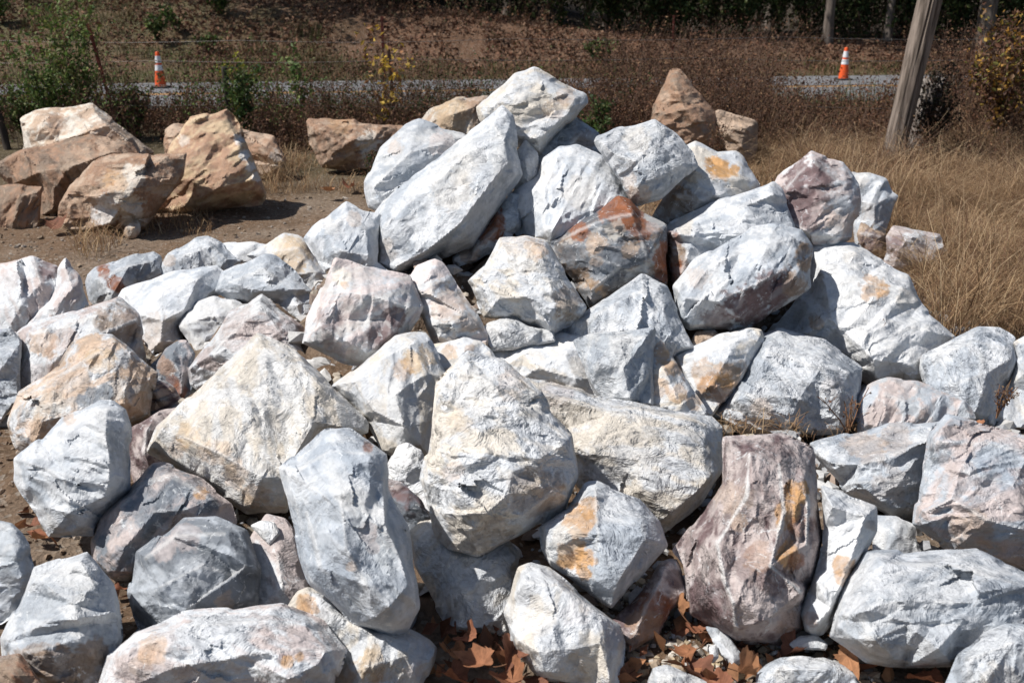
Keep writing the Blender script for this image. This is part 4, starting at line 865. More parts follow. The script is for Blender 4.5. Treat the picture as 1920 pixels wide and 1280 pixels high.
def bank_row(P):
    n = vnoise(np.c_[P * .4, P[:, :1] * 0], 19); z = ground_z(P[:, 0], P[:, 1]); return (z > .1) & (n > -.25) & ((P[:, 1] < 31.5) | (P[:, 0] < -5))
brush('bank_brush', 1700, bank_row, -16, 17, 26, 36, (.35, 1.0), RUST + [(.10, .09, .04)], 'low brown and green brush scattered over the bank', (.05, .12), 12)
# leaf litter on the bank
Pb = scatter(60000, -20, 20, 26, 42, lambda P: (ground_z(P[:, 0], P[:, 1]) > .03) & ((P[:, 1] < 31.5) | (P[:, 0] < -4)) & (vnoise(np.c_[P * .9, P[:, :1] * 0], 77) > -.45))
Cb = np.c_[Pb, gz_at(Pb[:, 0], Pb[:, 1]) + rng.uniform(.01, .07, len(Pb))]
V, F, c = leaf_cloud(Cb, None, (.08, .17), [(.21, .10, .06), (.15, .072, .045), (.27, .14, .085), (.10, .052, .036), (.31, .19, .12)])
tag(mesh_np('leaf_litter', V, F, M_DEAD, c, smooth=False), 'brown fallen leaves carpeting the bank beyond the road', 'leaves', kind='stuff')

# named weeds at the fence
def at(u, t): return (u - 960) / FPX * t, t * CP + 0.0
WEEDS = [ # u, depth y, height, spread, stems, leaves, colours, leaf size, label
 (120, 13.0, 1.5, .5, 16, 800, GREEN, (.03, .07), 'bright green leafy weed left of the rusty red fence post'),
 (175, 13.4, 1.9, .5, 16, 800, GREEN + [(.17, .17, .05)], (.03, .07), 'tall green weed reaching above the wires beside the rusty red post'),
 (60, 13.3, .75, .45, 14, 650, GREEN + DKGREEN, (.03, .06), 'low green weed behind the pale cream boulder'),
 (265, 13.6, .70, .35, 12, 500, GREEN + RUST, (.03, .06), 'green and brown weed just right of the rusty red post'),
 (350, 14.2, .62, .35, 12, 420, DKGREEN + RUST, (.02, .05), 'short dark weed in front of the road between the posts'),
 (468, 12.4, 1.05, .22, 9, 700, GREEN[:2] + DKGREEN, (.03, .065), 'slim dark green weed beside the dark post behind the pointed boulder'),
 (462, 13.6, 1.15, .2, 6, 240, [(.30, .28, .03), (.22, .24, .04)], (.03, .06), 'yellow-green flowering weed beside the dark fence post'),
 (575, 13.5, 1.35, .18, 5, 150, GREEN, (.04, .09), 'thin green sapling with sparse leaves in front of the road'),
 (660, 13.2, .8, .3, 9, 160, RUST + DKGREEN, (.02, .05), 'bare twiggy weed in front of the road left of the brown post'),
 (790, 13.4, .75, .3, 9, 200, RUST + DKGREEN, (.02, .05), 'brown twiggy weed right of the brown post'),
 (880, 13.6, .8, .35, 10, 300, RUST + DKGREEN, (.03, .05), 'brown and green weed left of the topmost boulder'),
 (1110, 11.5, .75, .4, 14, 700, GREEN[:2] + DKGREEN, (.03, .06), 'dense green weed right of the topmost boulder'),
 (1165, 13.8, 1.0, .3, 10, 420, GREEN + DKGREEN, (.03, .06), 'green weed in front of the road near the topmost boulder'),
 (1000, 13.9, .9, .4, 12, 420, RUST + GREEN[:1], (.03, .05), 'reddish weed behind the topmost boulder'),
 (720, 12.9, 1.5, .35, 7, 110, [(.55, .36, .05), (.45, .30, .06), (.3, .14, .06)], (.045, .085), 'thin vine with yellow heart-shaped leaves on the brown post'),
 (1345, 10.5, .65, .18, 7, 240, RUST, (.012, .03), 'dry brown weed growing up the side of the upright tan boulder'),
 (695, 9.3, .45, .16, 6, 130, RUST + DKGREEN, (.015, .035), 'small dark weed in front of the notched tan boulder'),
 (1742, 11.3, 1.15, .38, 20, 1500, [(.035, .025, .02), (.06, .035, .025), (.03, .03, .015)], (.02, .05), 'dark vine mass clinging beside the weathered pole'),
 (1850, 11.9, 1.75, .6, 22, 1300, RUST + [(.42, .22, .04), (.36, .24, .05), (.16, .15, .04)], (.03, .075), 'tall vine-covered bush with yellow and orange leaves right of the pole'),
 (1930, 12.6, 1.5, .5, 14, 700, [(.36, .20, .04), (.2, .1, .05), (.12, .12, .04)], (.03, .07), 'yellow-leaved bush at the right edge behind the vine-covered bush'),
]
for u, y, h, sp, ns, nl, cols, ls, lab in WEEDS:
    x = (u - 960) / FPX * y * 1.0
    shrub('weed_plant', x, y, h, sp, ns, int(nl * 1.7), cols, (ls[0] * 1.2, ls[1] * 1.2), lab, group='weeds along the fence')

# ---------------------------------------------------------------- fence
M_RUSTY = simple_mat('rusty_red_steel', (.23, .055, .04), (.13, .05, .035), 18, .8, .002)
M_DARKP = simple_mat('dark_weathered_wood', (.035, .028, .024), (.075, .058, .045), 14, .9, .01, (1, 1, .2))
M_BRNP = simple_mat('brown_rusty_steel', (.13, .06, .04), (.09, .05, .038), 18, .85, .002)
M_WIRE = simple_mat('galvanised_wire', (.22, .21, .20), (.14, .11, .09), 30, .5, 0, metal=.7)
def tpost(ub, vb_y, lean, h, mat, label, w=.032):
    x = (ub - 960) / FPX * vb_y; z = float(gz_at([x], [vb_y])[0])
    o = empty('fence_post', (x, vb_y, z))
    t = np.linspace(0, 1, 7)
    def bar(nm, dx, dy, wx, wy, lo=0., hi=1.):
        V, F = [], []
        for k, a in enumerate(np.linspace(lo, hi, 7)):
            c = np.array([lean * a * h, 0, a * h - .05]); 
            for sx, sy in ((-1, -1), (1, -1), (1, 1), (-1, 1)): V.append(c + [dx + sx * wx / 2, dy + sy * wy / 2, 0])
        for k in range(6):
            for q in range(4): F.append((k * 4 + q, k * 4 + (q + 1) % 4, k * 4 + 4 + (q + 1) % 4, k * 4 + 4 + q))
        F += [(3, 2, 1, 0), (24, 25, 26, 27)]
        mesh_np(nm, V, np.array(F), mat, parent=o, smooth=False)
    bar('flange', 0, -.012, w, .006); bar('web', 0, .006, .006, .028)
    V, F = [], []
    for k, a in enumerate(np.linspace(.12, .97, 22)):            # studs along the flange
        c = np.array([lean * a * h, -.018, a * h - .05]); b = len(V)
        for sx in (-.008, .008):
            for sy in (-.004, .004):
                for sz in (-.006, .006): V.append(c + [sx, sy, sz])
        for f in ((0, 1, 3, 2), (4, 6, 7, 5), (0, 4, 5, 1), (2, 3, 7, 6), (1, 5, 7, 3), (0, 2, 6, 4)): F.append(tuple(b + q for q in f))
    so = mesh_np('studs', V, np.array(F), mat, parent=o, smooth=False); so['kind'] = 'stuff'
    return tag(o, label, 'fence post', 'steel posts of the wire fence')
def wpost(ub, y, lean, h, rad, mat, label):
    x = (ub - 960) / FPX * y; z = float(gz_at([x], [y])[0])
    t = np.linspace(0, 1, 12); p = np.c_[lean * t * h, .02 * np.sin(t * 5), t * h - .05]
    V, F = tubes([p], [rad * (1.05 - .2 * t) * (1 + .12 * np.sin(t * 31))], 9)
    V += rng.normal(0, rad * .07, V.shape)
    cap = np.array([list(range(len(V) - 9, len(V)))])
    o = mesh_np('fence_post', V, [F, cap], mat); o.location = (x, y, z)
    return tag(o, label, 'fence post', 'wooden posts of the wire fence')
tpost(238, 13.4, -.165, 1.52, M_RUSTY, 'rusty red steel fence post leaning left among green weeds', .045)
tpost(748, 13.5, -.06, 1.25, M_BRNP, 'brown steel fence post in front of the road, hung with yellow leaves', .04)
tpost(1252, 15.6, -.02, 1.62, M_RUSTY, 'faded red post top sticking out of the tall brown brush')
tpost(728, 15.8, 0, 1.62, M_RUSTY, 'pinkish post tip at the top of the bank brush', .04)
wpost(24, 12.6, -.12, .95, .045, M_DARKP, 'short dark wooden fence post at the left edge')
wpost(439, 12.9, 0, 1.02, .036, M_DARKP, 'dark thin wooden fence post behind the pointed boulder')
wpost(1383, 12.2, -.30, .72, .028, M_DARKP, 'dark leaning stake behind the upright tan boulder')
for k, (z, nm) in enumerate(((1.30, 'topmost'), (1.04, 'second from top'), (.74, 'third from top'), (.47, 'lowest'))):
    X = np.linspace(-9, 6.2, 120); t = (X + 9) / 15.2
    p = np.c_[X, 13.35 + .1 * np.sin(X * .7), z - .03 * np.abs(np.sin(X * .9 + k)) + .02 * np.sin(X * .35 + k)]
    paths, rad = [p], [np.full(len(p), .003)]
    for xx in np.arange(-8.9, 6.1, .16):                        # barbs
        c = np.array([xx, np.interp(xx, X, p[:, 1]), np.interp(xx, X, p[:, 2])]); d = rng.normal(0, .016, 3)
        paths.append(np.array([c - d, c, c + d])); rad.append(np.array([.0008, .002, .0008]))
    V, F = tubes(paths, rad, 4)
    o = mesh_np('barbed_wire', V, F, M_WIRE)
    tag(o, f'{nm} strand of barbed wire on the fence', 'wire', 'strands of the wire fence')

# ---------------------------------------------------------------- weathered pole and stub
M_POLE = simple_mat('weathered_pole_wood', (.29, .235, .195), (.085, .066, .052), 14, .9, .02, (1, 1, .07), 8)
M_STUB = simple_mat('grey_split_wood', (.34, .30, .27), (.16, .13, .11), 10, .9, .02, (1, 1, .08), 8)
def log(name, x, y, h, lean, r0, r1, mat, label, group=None, sides=44, groove=.10, cat='pole', top=None):
    z = float(gz_at([x], [y])[0]); n = 70; t = np.linspace(0, 1, n) ** 1.5
    an = np.linspace(0, 2 * math.pi, sides, endpoint=False)
    g_ = rng.normal(0, groove, sides)
    V = []
    for a in t:
        q3 = np.c_[np.cos(an) * 2.6, np.sin(an) * 2.6, np.full(sides, a * h * .55)]; q4 = np.c_[np.cos(an) * 9, np.sin(an) * 9, np.full(sides, a * h * .8)]
        rr = (r0 * (1 - a) + r1 * a) * (1 + groove * 1.6 * fbm(q3, 301, 2) + groove * .9 * fbm(q4, 303, 3) - groove * 1.5 * sstep(.25, .5, vnoise(q4 * np.array([.8, .8, .5]), 305)))
        zt = a * h - .1
        if top is not None and a > .8: zt = zt + (a - .8) / .2 * top * (np.sin(an * 2 + 1) + rng.normal(0, .3, sides))
        V.append(np.c_[lean * a * h + rr * np.cos(an), rr * np.sin(an), np.broadcast_to(zt, (sides,))])
    V = np.concatenate(V); i = np.arange(n * sides).reshape(n, sides)
    F = np.stack([i[:-1], np.roll(i[:-1], -1, 1), np.roll(i[1:], -1, 1), i[1:]], -1).reshape(-1, 4)
    o = mesh_np(name, V, [F, i[-1][None]], mat, sharp=math.radians(30)); o.location = (x, y, z)
    return tag(o, label, cat, group)
log('wooden_pole', (1664 - 960) / FPX * 11.2, 11.2, 6.5, .125, .122, .112, M_POLE, 'weathered grey-brown wooden pole leaning right in the dry grass')
log('split_stub', (1708 - 960) / FPX * 11.5, 11.5, .98, .11, .15, .115, M_STUB, 'pale split wooden stub standing against the leaning pole', groove=.14, cat='stump', top=.05)

# ---------------------------------------------------------------- traffic cones
M_ORANGE = simple_mat('orange_cone_plastic', (.80, .115, .025), (.70, .09, .02), 12, .45)
M_REFL = simple_mat('white_reflective_band', (.78, .78, .78), (.66, .66, .67), 20, .35)
M_RUB = simple_mat('black_rubber_base', (.035, .033, .032), (.06, .056, .052), 20, .8)
M_INK = simple_mat('black_stencil_paint', (.02, .02, .02), (.03, .03, .03), 10, .8)
def lathe(name, prof, mat, parent, sides=28):
    an = np.linspace(0, 2 * math.pi, sides, endpoint=False); V = []
    for r_, z in prof: V.append(np.c_[r_ * np.cos(an), r_ * np.sin(an), np.full(sides, z)])
    i = np.arange(len(prof) * sides).reshape(len(prof), sides)
    F = np.stack([i[:-1], np.roll(i[:-1], -1, 1), np.roll(i[1:], -1, 1), i[1:]], -1).reshape(-1, 4)
    return mesh_np(name, np.concatenate(V), [F], mat, parent=parent, sharp=math.radians(40))
def cone(u, v, label, lean=0.0, mark=False):
    x, y, _ = on_ground(u, v); o = empty('traffic_cone', (x, y, .014))
    R = lambda z: .125 + (.042 - .125) * (z - .035) / .72
    V = []; c = .19
    pts = [(-c + .04, -c), (c - .04, -c), (c, -c + .04), (c, c - .04), (c - .04, c), (-c + .04, c), (-c, c - .04), (-c, -c + .04)]
    V = [(a, b, 0) for a, b in pts] + [(a, b, .03) for a, b in pts] + [(a * .93, b * .93, .038) for a, b in pts]
    F = [(k, (k + 1) % 8, 8 + (k + 1) % 8, 8 + k) for k in range(8)] + [(8 + k, 8 + (k + 1) % 8, 16 + (k + 1) % 8, 16 + k) for k in range(8)]
    me = mesh_np('base', V, [np.array(F), np.array([[7, 6, 5, 4, 3, 2, 1, 0], [16, 17, 18, 19, 20, 21, 22, 23]])], M_RUB, parent=o, smooth=False)
    lathe('cone_body', [(R(z) + (.0), z) for z in np.linspace(.035, .755, 10)] + [(.036, .765), (.03, .768), (.026, .74)], M_ORANGE, o)
    lathe('reflective_band', [(R(z) + .003, z) for z in (.37, .41, .45, .49)], M_REFL, o)
    lathe('reflective_band', [(R(z) + .003, z) for z in (.535, .58, .63, .68)], M_REFL, o)
    if mark:                                                # black stencilled letter on the front
        Vm, Fm = [], []
        for (a0, z0, a1, z1) in ((-.45, .30, .35, .325), (-.1, .20, .12, .30)):
            b = len(Vm); N_ = 6
            for k in range(N_):
                for zz in (z0, z1):
                    a = a0 + (a1 - a0) * k / (N_ - 1) - math.pi / 2; rr = R(zz) + .002
                    Vm.append((rr * math.cos(a), rr * math.sin(a), zz))
            Fm += [(b + 2 * k, b + 2 * k + 2, b + 2 * k + 3, b + 2 * k + 1) for k in range(N_ - 1)]
        mesh_np('stencil_mark', Vm, np.array(Fm), M_INK, parent=o)
    return tag(o, label, 'traffic cone', 'traffic cones on the road')
cone(302, 166, 'orange and white traffic cone on the road near the rusty red post', mark=True)
cone(1581, 151, 'orange and white traffic cone on the road left of the leaning pole')

# ---------------------------------------------------------------- woods on the bank
M_BARK = simple_mat('grey_bark', (.19, .155, .13), (.085, .068, .055), 7, .95, .03, (1, 1, .15), 8)
M_CROWN = attr_mat('tree_leaf', .6, .3, .3)
def tree(u, y, r0, h, label, lean=0.0, crown=True, pale=False):
    x = (u - 960) / FPX * y * 1.0; z = float(gz_at([x], [y])[0])
    o = empty('tree', (x, y, z)); paths, rad = [], []
    t = np.linspace(0, 1, 14); w = np.cumsum(rng.normal(0, .05, (14, 2)), 0) * t[:, None]
    p = np.c_[lean * t * h + w[:, 0], w[:, 1], t * h - .2]
    paths.append(p); rad.append(r0 * (1 - .75 * t) + r0 * .35 * np.exp(-t * 30))
    tips = []
    for k in range(11):
        a = .33 + .6 * k / 11; q = np.array([np.interp(a, t, p[:, j]) for j in range(3)]); az = k * 2.4 + rng.uniform(-.4, .4); L_ = h * .33 * (1.15 - .6 * a)
        s_ = np.linspace(0, 1, 6)[:, None]
        br = q + s_ * np.array([math.cos(az), math.sin(az), .45]) * L_ + s_ ** 2 * np.array([0, 0, .12 * L_]) + np.cumsum(rng.normal(0, .04, (6, 3)), 0)
        paths.append(br); rad.append(np.linspace(r0 * .32, .012, 6)); tips += [br[3], br[4], br[5]]
    V, F = tubes(paths, rad, 9)
    mesh_np('trunk', V, F, M_BARK, parent=o)
    tips = np.array(tips); C = np.repeat(tips, 75, 0) + rng.normal(0, h * .055, (len(tips) * 75, 3))
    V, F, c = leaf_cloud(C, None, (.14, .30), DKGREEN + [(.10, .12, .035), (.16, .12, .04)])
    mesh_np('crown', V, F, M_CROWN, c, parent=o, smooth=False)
    return tag(o, label, 'tree', 'trees on the bank')
for u, y, r0, h, lab in ((266, 31.0, .10, 9, 'left trunk of the grey tree pair on the leafy bank'), (293, 31.2, .13, 10, 'right trunk of the grey tree pair on the leafy bank'),
    (1526, 30.4, .15, 11, 'pale straight tree trunk behind the right-hand cone'), (1634, 31.0, .13, 10, 'grey tree trunk between the cone and the leaning pole'),
    (1808, 30.5, .27, 12, 'thick grey tree trunk right of the leaning pole'), (952, 32.0, .13, 10, 'brown tree trunk above the topmost boulder'),
    (600, 34.5, .13, 10, 'dark tree trunk at the top edge over the tan boulders'), (820, 35.5, .11, 9, 'slender trunk in the dark woods left of the pile peak'),
    (1130, 32.5, .12, 10, 'trunk in the dark woods right of the pile peak'), (1320, 32.8, .13, 11, 'trunk in the dark woods above the upright boulder'),
    (1420, 37, .15, 11, 'trunk deep in the woods left of the pale straight trunk'), (1900, 32.5, .16, 11, 'trunk in the dark woods at the right edge'),
    (720, 38, .15, 11, 'trunk far back in the woods above the pinkish post tip'), (1730, 37, .15, 11, 'trunk in the woods behind the leaning pole')):
    tree(u, y, r0, h, lab)
UND = [(585, 34.0, 1.2, 'over the blocky tan boulder'), (655, 33.0, 1.3, 'left of the pinkish post tip'), (740, 32.5, 1.3, 'right of the pinkish post tip'), (790, 33.0, 1.5, 'between the pinkish post tip and the slender trunk'), (850, 32.0, 1.2, 'just right of the slender trunk'),
       (905, 32.6, 1.5, 'left of the brown trunk'), (985, 32.0, 1.5, 'right of the brown trunk above the topmost boulder'), (1045, 31.0, 1.3, 'right of the topmost boulder'), (1095, 30.6, 1.3, 'above the green roadside bush'), (1150, 31.2, 1.6, 'above the light grey rounded boulder'),
       (1205, 31.0, 1.5, 'left of the faded red post top'), (1265, 30.8, 1.5, 'behind the faded red post top'), (1320, 31.4, 1.7, 'above the tall upright tan boulder'), (1375, 30.8, 1.4, 'above the stubby tan boulder'), (1435, 31.2, 1.7, 'well left of the pale straight trunk'),
       (1485, 31.6, 1.6, 'just left of the pale straight trunk'), (1580, 31.4, 1.5, 'between the pale straight trunk and the grey trunk'), (1665, 31.6, 1.6, 'just left of the leaning pole top'), (1750, 31.2, 1.7, 'just right of the leaning pole top'), (1865, 30.8, 1.8, 'right of the thick grey trunk'),
       (1935, 30.6, 1.7, 'at the right edge of the photo'), (1120, 34, 2.2, 'deep in the shade right of the pile peak'), (1250, 34.5, 2.3, 'deep in the shade behind the red post'), (1400, 34, 2.3, 'deep in the shade behind the stubby boulder'), (1550, 34.5, 2.3, 'deep in the shade behind the pale trunk'), (1700, 34, 2.4, 'deep in the shade behind the pole'),
       (1830, 34, 2.4, 'deep in the shade behind the thick trunk'), (960, 35, 2.0, 'deep in the shade behind the brown trunk'), (840, 35.5, 2.0, 'deep in the shade left of the pile peak'), (318, 31.8, 1.3, 'right beside the grey tree pair'), (350, 33.0, 1.5, 'on the bank well right of the tree pair')]
for k, (u, y, h, wh) in enumerate(UND):
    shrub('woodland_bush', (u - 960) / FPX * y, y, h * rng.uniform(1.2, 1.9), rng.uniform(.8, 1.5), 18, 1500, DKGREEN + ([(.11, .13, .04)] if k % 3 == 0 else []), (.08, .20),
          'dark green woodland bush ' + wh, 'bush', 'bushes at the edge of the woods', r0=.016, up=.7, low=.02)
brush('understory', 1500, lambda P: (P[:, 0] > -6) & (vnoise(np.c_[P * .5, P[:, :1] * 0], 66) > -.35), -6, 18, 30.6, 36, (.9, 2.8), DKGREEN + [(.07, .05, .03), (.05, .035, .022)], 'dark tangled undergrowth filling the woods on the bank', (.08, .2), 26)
GB = [(360, 28.2, .7, 'above and right of the left cone'), (322, 27.6, .8, 'directly behind the left cone'), (410, 27.2, .5, 'near the dark thin post'), (1120, 27.6, .8, 'right of the topmost boulder beyond the road'), (100, 29.5, .9, 'above the bright green weed'), (40, 28.0, .8, 'at the left edge'), (190, 30.2, 1.1, 'at the top left behind the rusty post'), (440, 29.5, .6, 'high above the pointed boulder')]
for k, (u, y, h, wh) in enumerate(GB):
    shrub('bank_bush', (u - 960) / FPX * y, y, h, .55, 12, 520, GREEN + DKGREEN, (.07, .15), 'small green bush on the bank ' + wh, 'bush', 'green bushes on the bank', r0=.01)

# ---------------------------------------------------------------- fallen sycamore leaves
def leaf_shape():
    lob = [(0, 1.0), (62, .80), (-62, .80), (118, .52), (-118, .52)]
    ang = np.linspace(-180, 180, 73)[:-1]; rr = np.full(72, .42)
    for a, l in lob:
        d = np.abs((ang - a + 180) % 360 - 180); rr = np.maximum(rr, l * np.clip(1 - d / 46, 0, 1) ** .65 + .0)
    tooth = 1 + .08 * np.abs(((ang / 9) % 2) - 1) - .05
    rr = np.maximum(rr, .66 * (np.abs(ang) < 128)) * tooth
    return np.radians(ang), rr
def dry_leaf(P, size, heading, pitch, roll, col, label):
    a, rr = leaf_shape(); rr = rr * (1 + .28 * np.interp(a, np.linspace(-3.15, 3.15, 9), rng.uniform(-1, 1, 9))); rings = (.0, .35, .7, 1.0); V = [(0, 0, 0)]
    curl = rng.uniform(.4, 1.1); ph = rng.uniform(0, 6)
    for f in rings[1:]:
        for k in range(72):
            x, y = math.cos(a[k]) * rr[k] * f, math.sin(a[k]) * rr[k] * f; q = math.hypot(x, y)
            ribs = .05 * math.cos(a[k] * 5.8)
            V.append((x, y, curl * (q ** 2) * (.5 + .6 * math.sin(a[k] * 2 + ph)) + ribs * q + .03 * math.sin(9 * x + ph)))
    V = np.array(V) * size * .44; T = [(0, 1 + k, 1 + (k + 1) % 72) for k in range(72)]; Q = []
    for r_ in range(2):
        b = 1 + r_ * 72
        Q += [(b + k, b + 72 + k, b + 72 + (k + 1) % 72, b + (k + 1) % 72) for k in range(72)]
    V[:, 2] += np.abs(V[:, 1]) * rng.uniform(-.2, .9); V[:, 1] *= rng.uniform(.6, 1)
    vein = np.abs(np.sin((np.arange(len(V)) - 1) % 72 * math.pi / 12)); c = np.tile(np.array(col), (len(V), 1)) * (1 + .22 * rng.normal(size=(len(V), 1)) * .5)
    o = empty('dry_leaf', tuple(P)); o.rotation_euler = (pitch, roll, heading)
    mesh_np('blade', V, [np.array(T), np.array(Q)], M_DEAD, np.clip(c, .02, .6), parent=o)
    t = np.linspace(0, 1, 6); st = np.c_[-t * size * .42, .04 * size * np.sin(t * 3), .06 * size * t ** 2]
    Vs, Fs = tubes([st], [np.full(6, .0016)], 4)
    mesh_np('stalk', Vs, Fs, M_STEM, np.tile(np.array((.16, .08, .045)), (len(Vs), 1)), parent=o)
    return tag(o, label, 'leaf', 'fallen sycamore leaves')
LBR = [(.30, .125, .07), (.37, .165, .085), (.22, .095, .058), (.41, .20, .10)]
LV = [(878, 1190, .17, .12, -.5, 'upright brown sycamore leaf at the back of the leaf pile'), (905, 1245, .17, .10, .2, 'broad brown leaf in the front of the leaf pile'),
 (960, 1222, .15, .10, .3, 'orange-brown leaf leaning on the smooth white boulder'), (845, 1222, .12, .08, -.2, 'small curled leaf on the left of the leaf pile'),
 (845, 1268, .14, .05, .1, 'brown leaf lying at the lower left of the leaf pile'), (955, 1272, .15, .06, .1, 'brown leaf at the lower right of the leaf pile'), (1000, 1285, .12, .04, 0, 'leaf under the front of the smooth white boulder'),
 (1272, 1140, .14, .09, -.4, 'orange-brown leaf standing between the reddish stone and the mauve boulder'), (1310, 1178, .11, .05, .2, 'curled leaf right under the mauve boulder'),
 (1290, 1222, .15, .03, .1, 'flat brown leaf on the pale gravel'), (1300, 1262, .14, .03, .2, 'brown leaf at the bottom beside the wedge-shaped stone'), (1395, 1262, .13, .05, .3, 'orange-brown leaf below the long grey-white chip'),
 (1350, 1290, .13, .03, 0, 'leaf at the bottom edge under the long chip'), (1430, 1205, .13, .04, .1, 'brown leaf under the front of the mauve boulder'), (1490, 1222, .15, .05, .1, 'wide brown leaf beside the small flat white chip'),
 (1590, 1228, .16, .07, .4, 'folded tan leaf at the corner of the lower right white boulder'), (1735, 1268, .16, .08, -.2, 'dark brown leaf in the gap between the lower right boulders'), (1180, 1262, .1, .02, 0, 'narrow leaf beside the smooth white boulder'),
 (62, 985, .12, .05, .3, 'brown leaf on the soil behind the grey-green boulder'), (78, 1010, .12, .03, 0, 'smooth tan leaf on the soil by the scaly boulder'), (215, 1105, .09, .04, .2, 'orange leaf scrap in the gap under the slate boulder'),
 (1822, 800, .14, .16, 0, 'orange leaf stuck above the big pinkish-grey boulder'), (98, 425, .3, .06, .1, 'orange leaf clump between the two tan boulders'), (620, 358, .28, .08, .2, 'red-brown leaf in the straw by the notched boulder'), (655, 352, .26, .06, 0, 'orange leaf in the straw by the notched boulder')]
for k, (u, v, s_, z, rl, lab) in enumerate(LV):
    P = on_ground(u, v, z)
    dry_leaf(P, s_, rng.uniform(0, 6.28), rng.uniform(-.35, .35) + (.75 if abs(rl) > .35 else 0), rl, LBR[k % 4], lab)

fr = []
for (u, v, s_, z, rl, lab) in LV[:21]:
    P = on_ground(u, v, 0); m = rng.normal(0, .085, (11, 2)); fr.append(np.c_[P[0] + m[:, 0], P[1] + m[:, 1], rng.uniform(.012, .05, 11)])
V, F, c = leaf_cloud(np.concatenate(fr), None, (.02, .085), LBR + [(.12, .06, .04)])
tag(mesh_np('leaf_fragments', V, F, M_DEAD, c, smooth=False), 'torn crumpled leaf fragments scattered round the fallen leaves', 'leaves', kind='stuff')

# ---------------------------------------------------------------- gravel and crumbs
def pebbles(name, P, size, cols, label):
    n = len(P); phi = (1 + 5 ** .5) / 2
    ico = np.array([(-1, phi, 0), (1, phi, 0), (-1, -phi, 0), (1, -phi, 0), (0, -1, phi), (0, 1, phi), (0, -1, -phi), (0, 1, -phi), (phi, 0, -1), (phi, 0, 1), (-phi, 0, -1), (-phi, 0, 1)]) / 1.9
    fc = np.array([(0, 11, 5), (0, 5, 1), (0, 1, 7), (0, 7, 10), (0, 10, 11), (1, 5, 9), (5, 11, 4), (11, 10, 2), (10, 7, 6), (7, 1, 8), (3, 9, 4), (3, 4, 2), (3, 2, 6), (3, 6, 8), (3, 8, 9), (4, 9, 5), (2, 4, 11), (6, 2, 10), (8, 6, 7), (9, 8, 1)])
    S = rng.uniform(0, 1, (n, 1, 1)) ** 2.2 * (size[1] - size[0]) + size[0]
    V = ico[None] * (1 + rng.normal(0, .30, (n, 12, 1))) * S * rng.uniform(.55, 1.25, (n, 1, 3)) * .5
    a = rng.uniform(0, 6.28, n); ca, sa = np.cos(a)[:, None], np.sin(a)[:, None]
    V = np.stack([V[..., 0] * ca - V[..., 1] * sa, V[..., 0] * sa + V[..., 1] * ca, V[..., 2] * .7], -1)
    V = V + np.c_[P, gz_at(P[:, 0], P[:, 1]) + S[:, 0, 0] * .12][:, None]
    F = (fc[None] + (np.arange(n) * 12)[:, None, None]).reshape(-1, 3)
    cols = np.array(cols); c = cols[rng.integers(0, len(cols), n)] * rng.uniform(.75, 1.15, (n, 1))
    o = mesh_np(name, V.reshape(-1, 3), F, M_GRAV, np.repeat(c, 12, 0), smooth=False)
    return tag(o, label, 'gravel', kind='stuff')
M_GRAV = attr_mat('gravel_stone', .85, 0, .25, 90, .3)
def front_gravel(P):
    u, v = pix(P); return (v > 1090) & (u > 1120) & (u < 1640)
pebbles('gravel', scatter(9000, -.2, 1.6, 1.9, 3.0, front_gravel)[:3200], (.004, .042), [(.55, .50, .43), (.60, .59, .57), (.45, .36, .26), (.38, .30, .22), (.52, .42, .28)], 'pale gravel and crumbs between the front boulders')
def in_pile(P):
    u, v, t = proj(np.c_[P, gz_at(P[:, 0], P[:, 1])])
    iu = np.clip(((u + 24) / GS).round().astype(int), 0, gu.shape[1] - 1); iv = np.clip(((v - 100) / GS).round().astype(int), 0, gu.shape[0] - 1)
    d = DM.reshape(gu.shape)[iv, iu]
    return (d > 1e8) | (t > d)
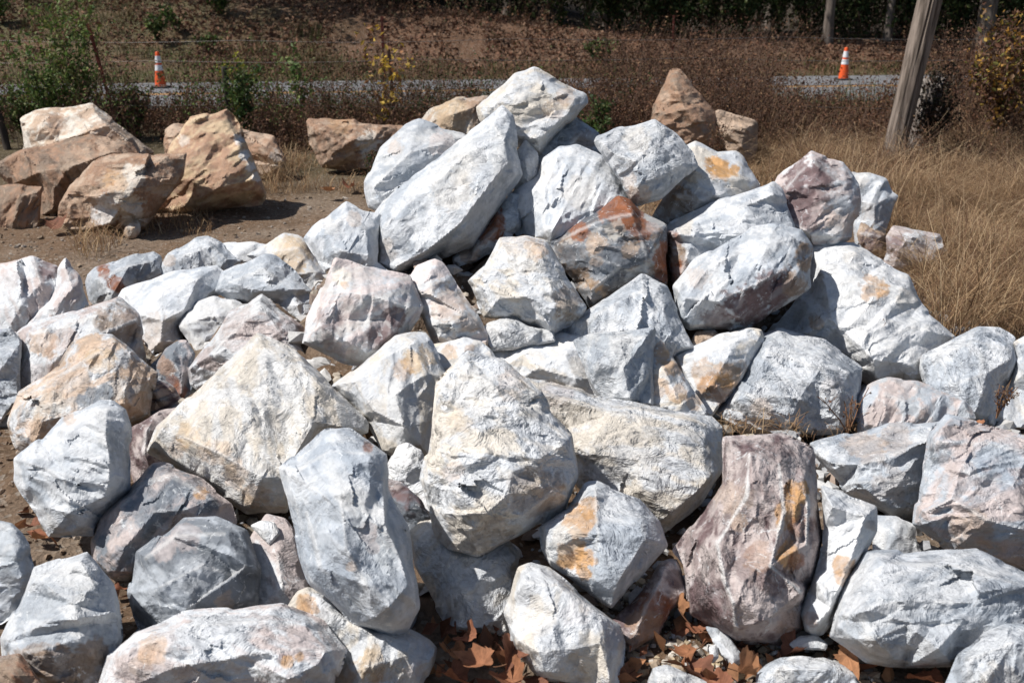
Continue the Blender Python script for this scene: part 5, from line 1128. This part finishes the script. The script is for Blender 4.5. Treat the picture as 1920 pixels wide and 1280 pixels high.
def pile_zone(P):
    u, v = pix(P); m = (u > -30) & (u < 1950) & (v > 380) & (v < 1180)
    m &= (v > 560) | (u > 420); m &= ~((u < 330) & (v > 820))
    return m & in_pile(P)
pebbles('rubble', scatter(16000, -2.6, 2.6, 2.4, 6.3, pile_zone)[:4500], (.010, .10), [(.55, .55, .55), (.42, .43, .45), (.50, .44, .36), (.35, .27, .22), (.60, .59, .57)], 'broken white and grey rubble caught in the gaps of the pile')
def left_soil(P):
    u, v = pix(P); return (u < 330) & (v > 800)
pebbles('soil_crumbs', scatter(6000, -2.3, -.6, 2.2, 4.6, left_soil)[:1500], (.004, .03), [(.26, .18, .12), (.32, .23, .16), (.40, .33, .27), (.18, .12, .08)], 'brown soil crumbs and pebbles beside the left boulders')
def track(P):
    u, v = pix(P); return (v > 370) & (v < 540) & (u < 760)
pebbles('track_stones', scatter(5000, -5, 0, 5.5, 9.5, track)[:1500], (.006, .045), [(.30, .22, .15), (.42, .36, .30), (.25, .18, .12)], 'small stones on the bare track behind the pile')

# dry seed weeds growing between the right-hand boulders
for u, v, z, h, sp, ns, nl, lab in ((1645, 700, .12, .30, .05, 2, 12, 'single dry seed stalk with round brown heads on the large white boulder'), (1870, 775, .14, .16, .06, 5, 150, 'small dark dried weed between the boulders at the right edge'),
    (1480, 818, .08, .14, .16, 9, 60, 'dry grassy weed in the gap below the grooved boulder'), (1590, 812, .1, .18, .14, 8, 50, 'dry reddish weed sprig beside the grooved boulder'), (1555, 880, .05, .14, .08, 8, 20, 'dry weed in the dark gap beside the mauve boulder')):
    P = on_ground(u, v, z)
    shrub('dry_weed', P[0], P[1], h, sp, ns, nl, RUST + STRAW[:2], (.006, .018), lab, 'weed', 'dry weeds among the boulders', scol=(.26, .14, .08), r0=.0022, z0=float(P[2]))
def gap_grass(P):
    u, v = pix(P); return (u > 1345) & (u < 1600) & (v > 790) & (v < 850)
blades('gap_straw', 0, scatter(20000, .5, 2, 3.2, 4.8, gap_grass)[:420], (.04, .13), (1.2, 2.4), (.0015, .003), STRAW, 'straw grass tucked in the gap above the mauve boulder', zoff=.05)
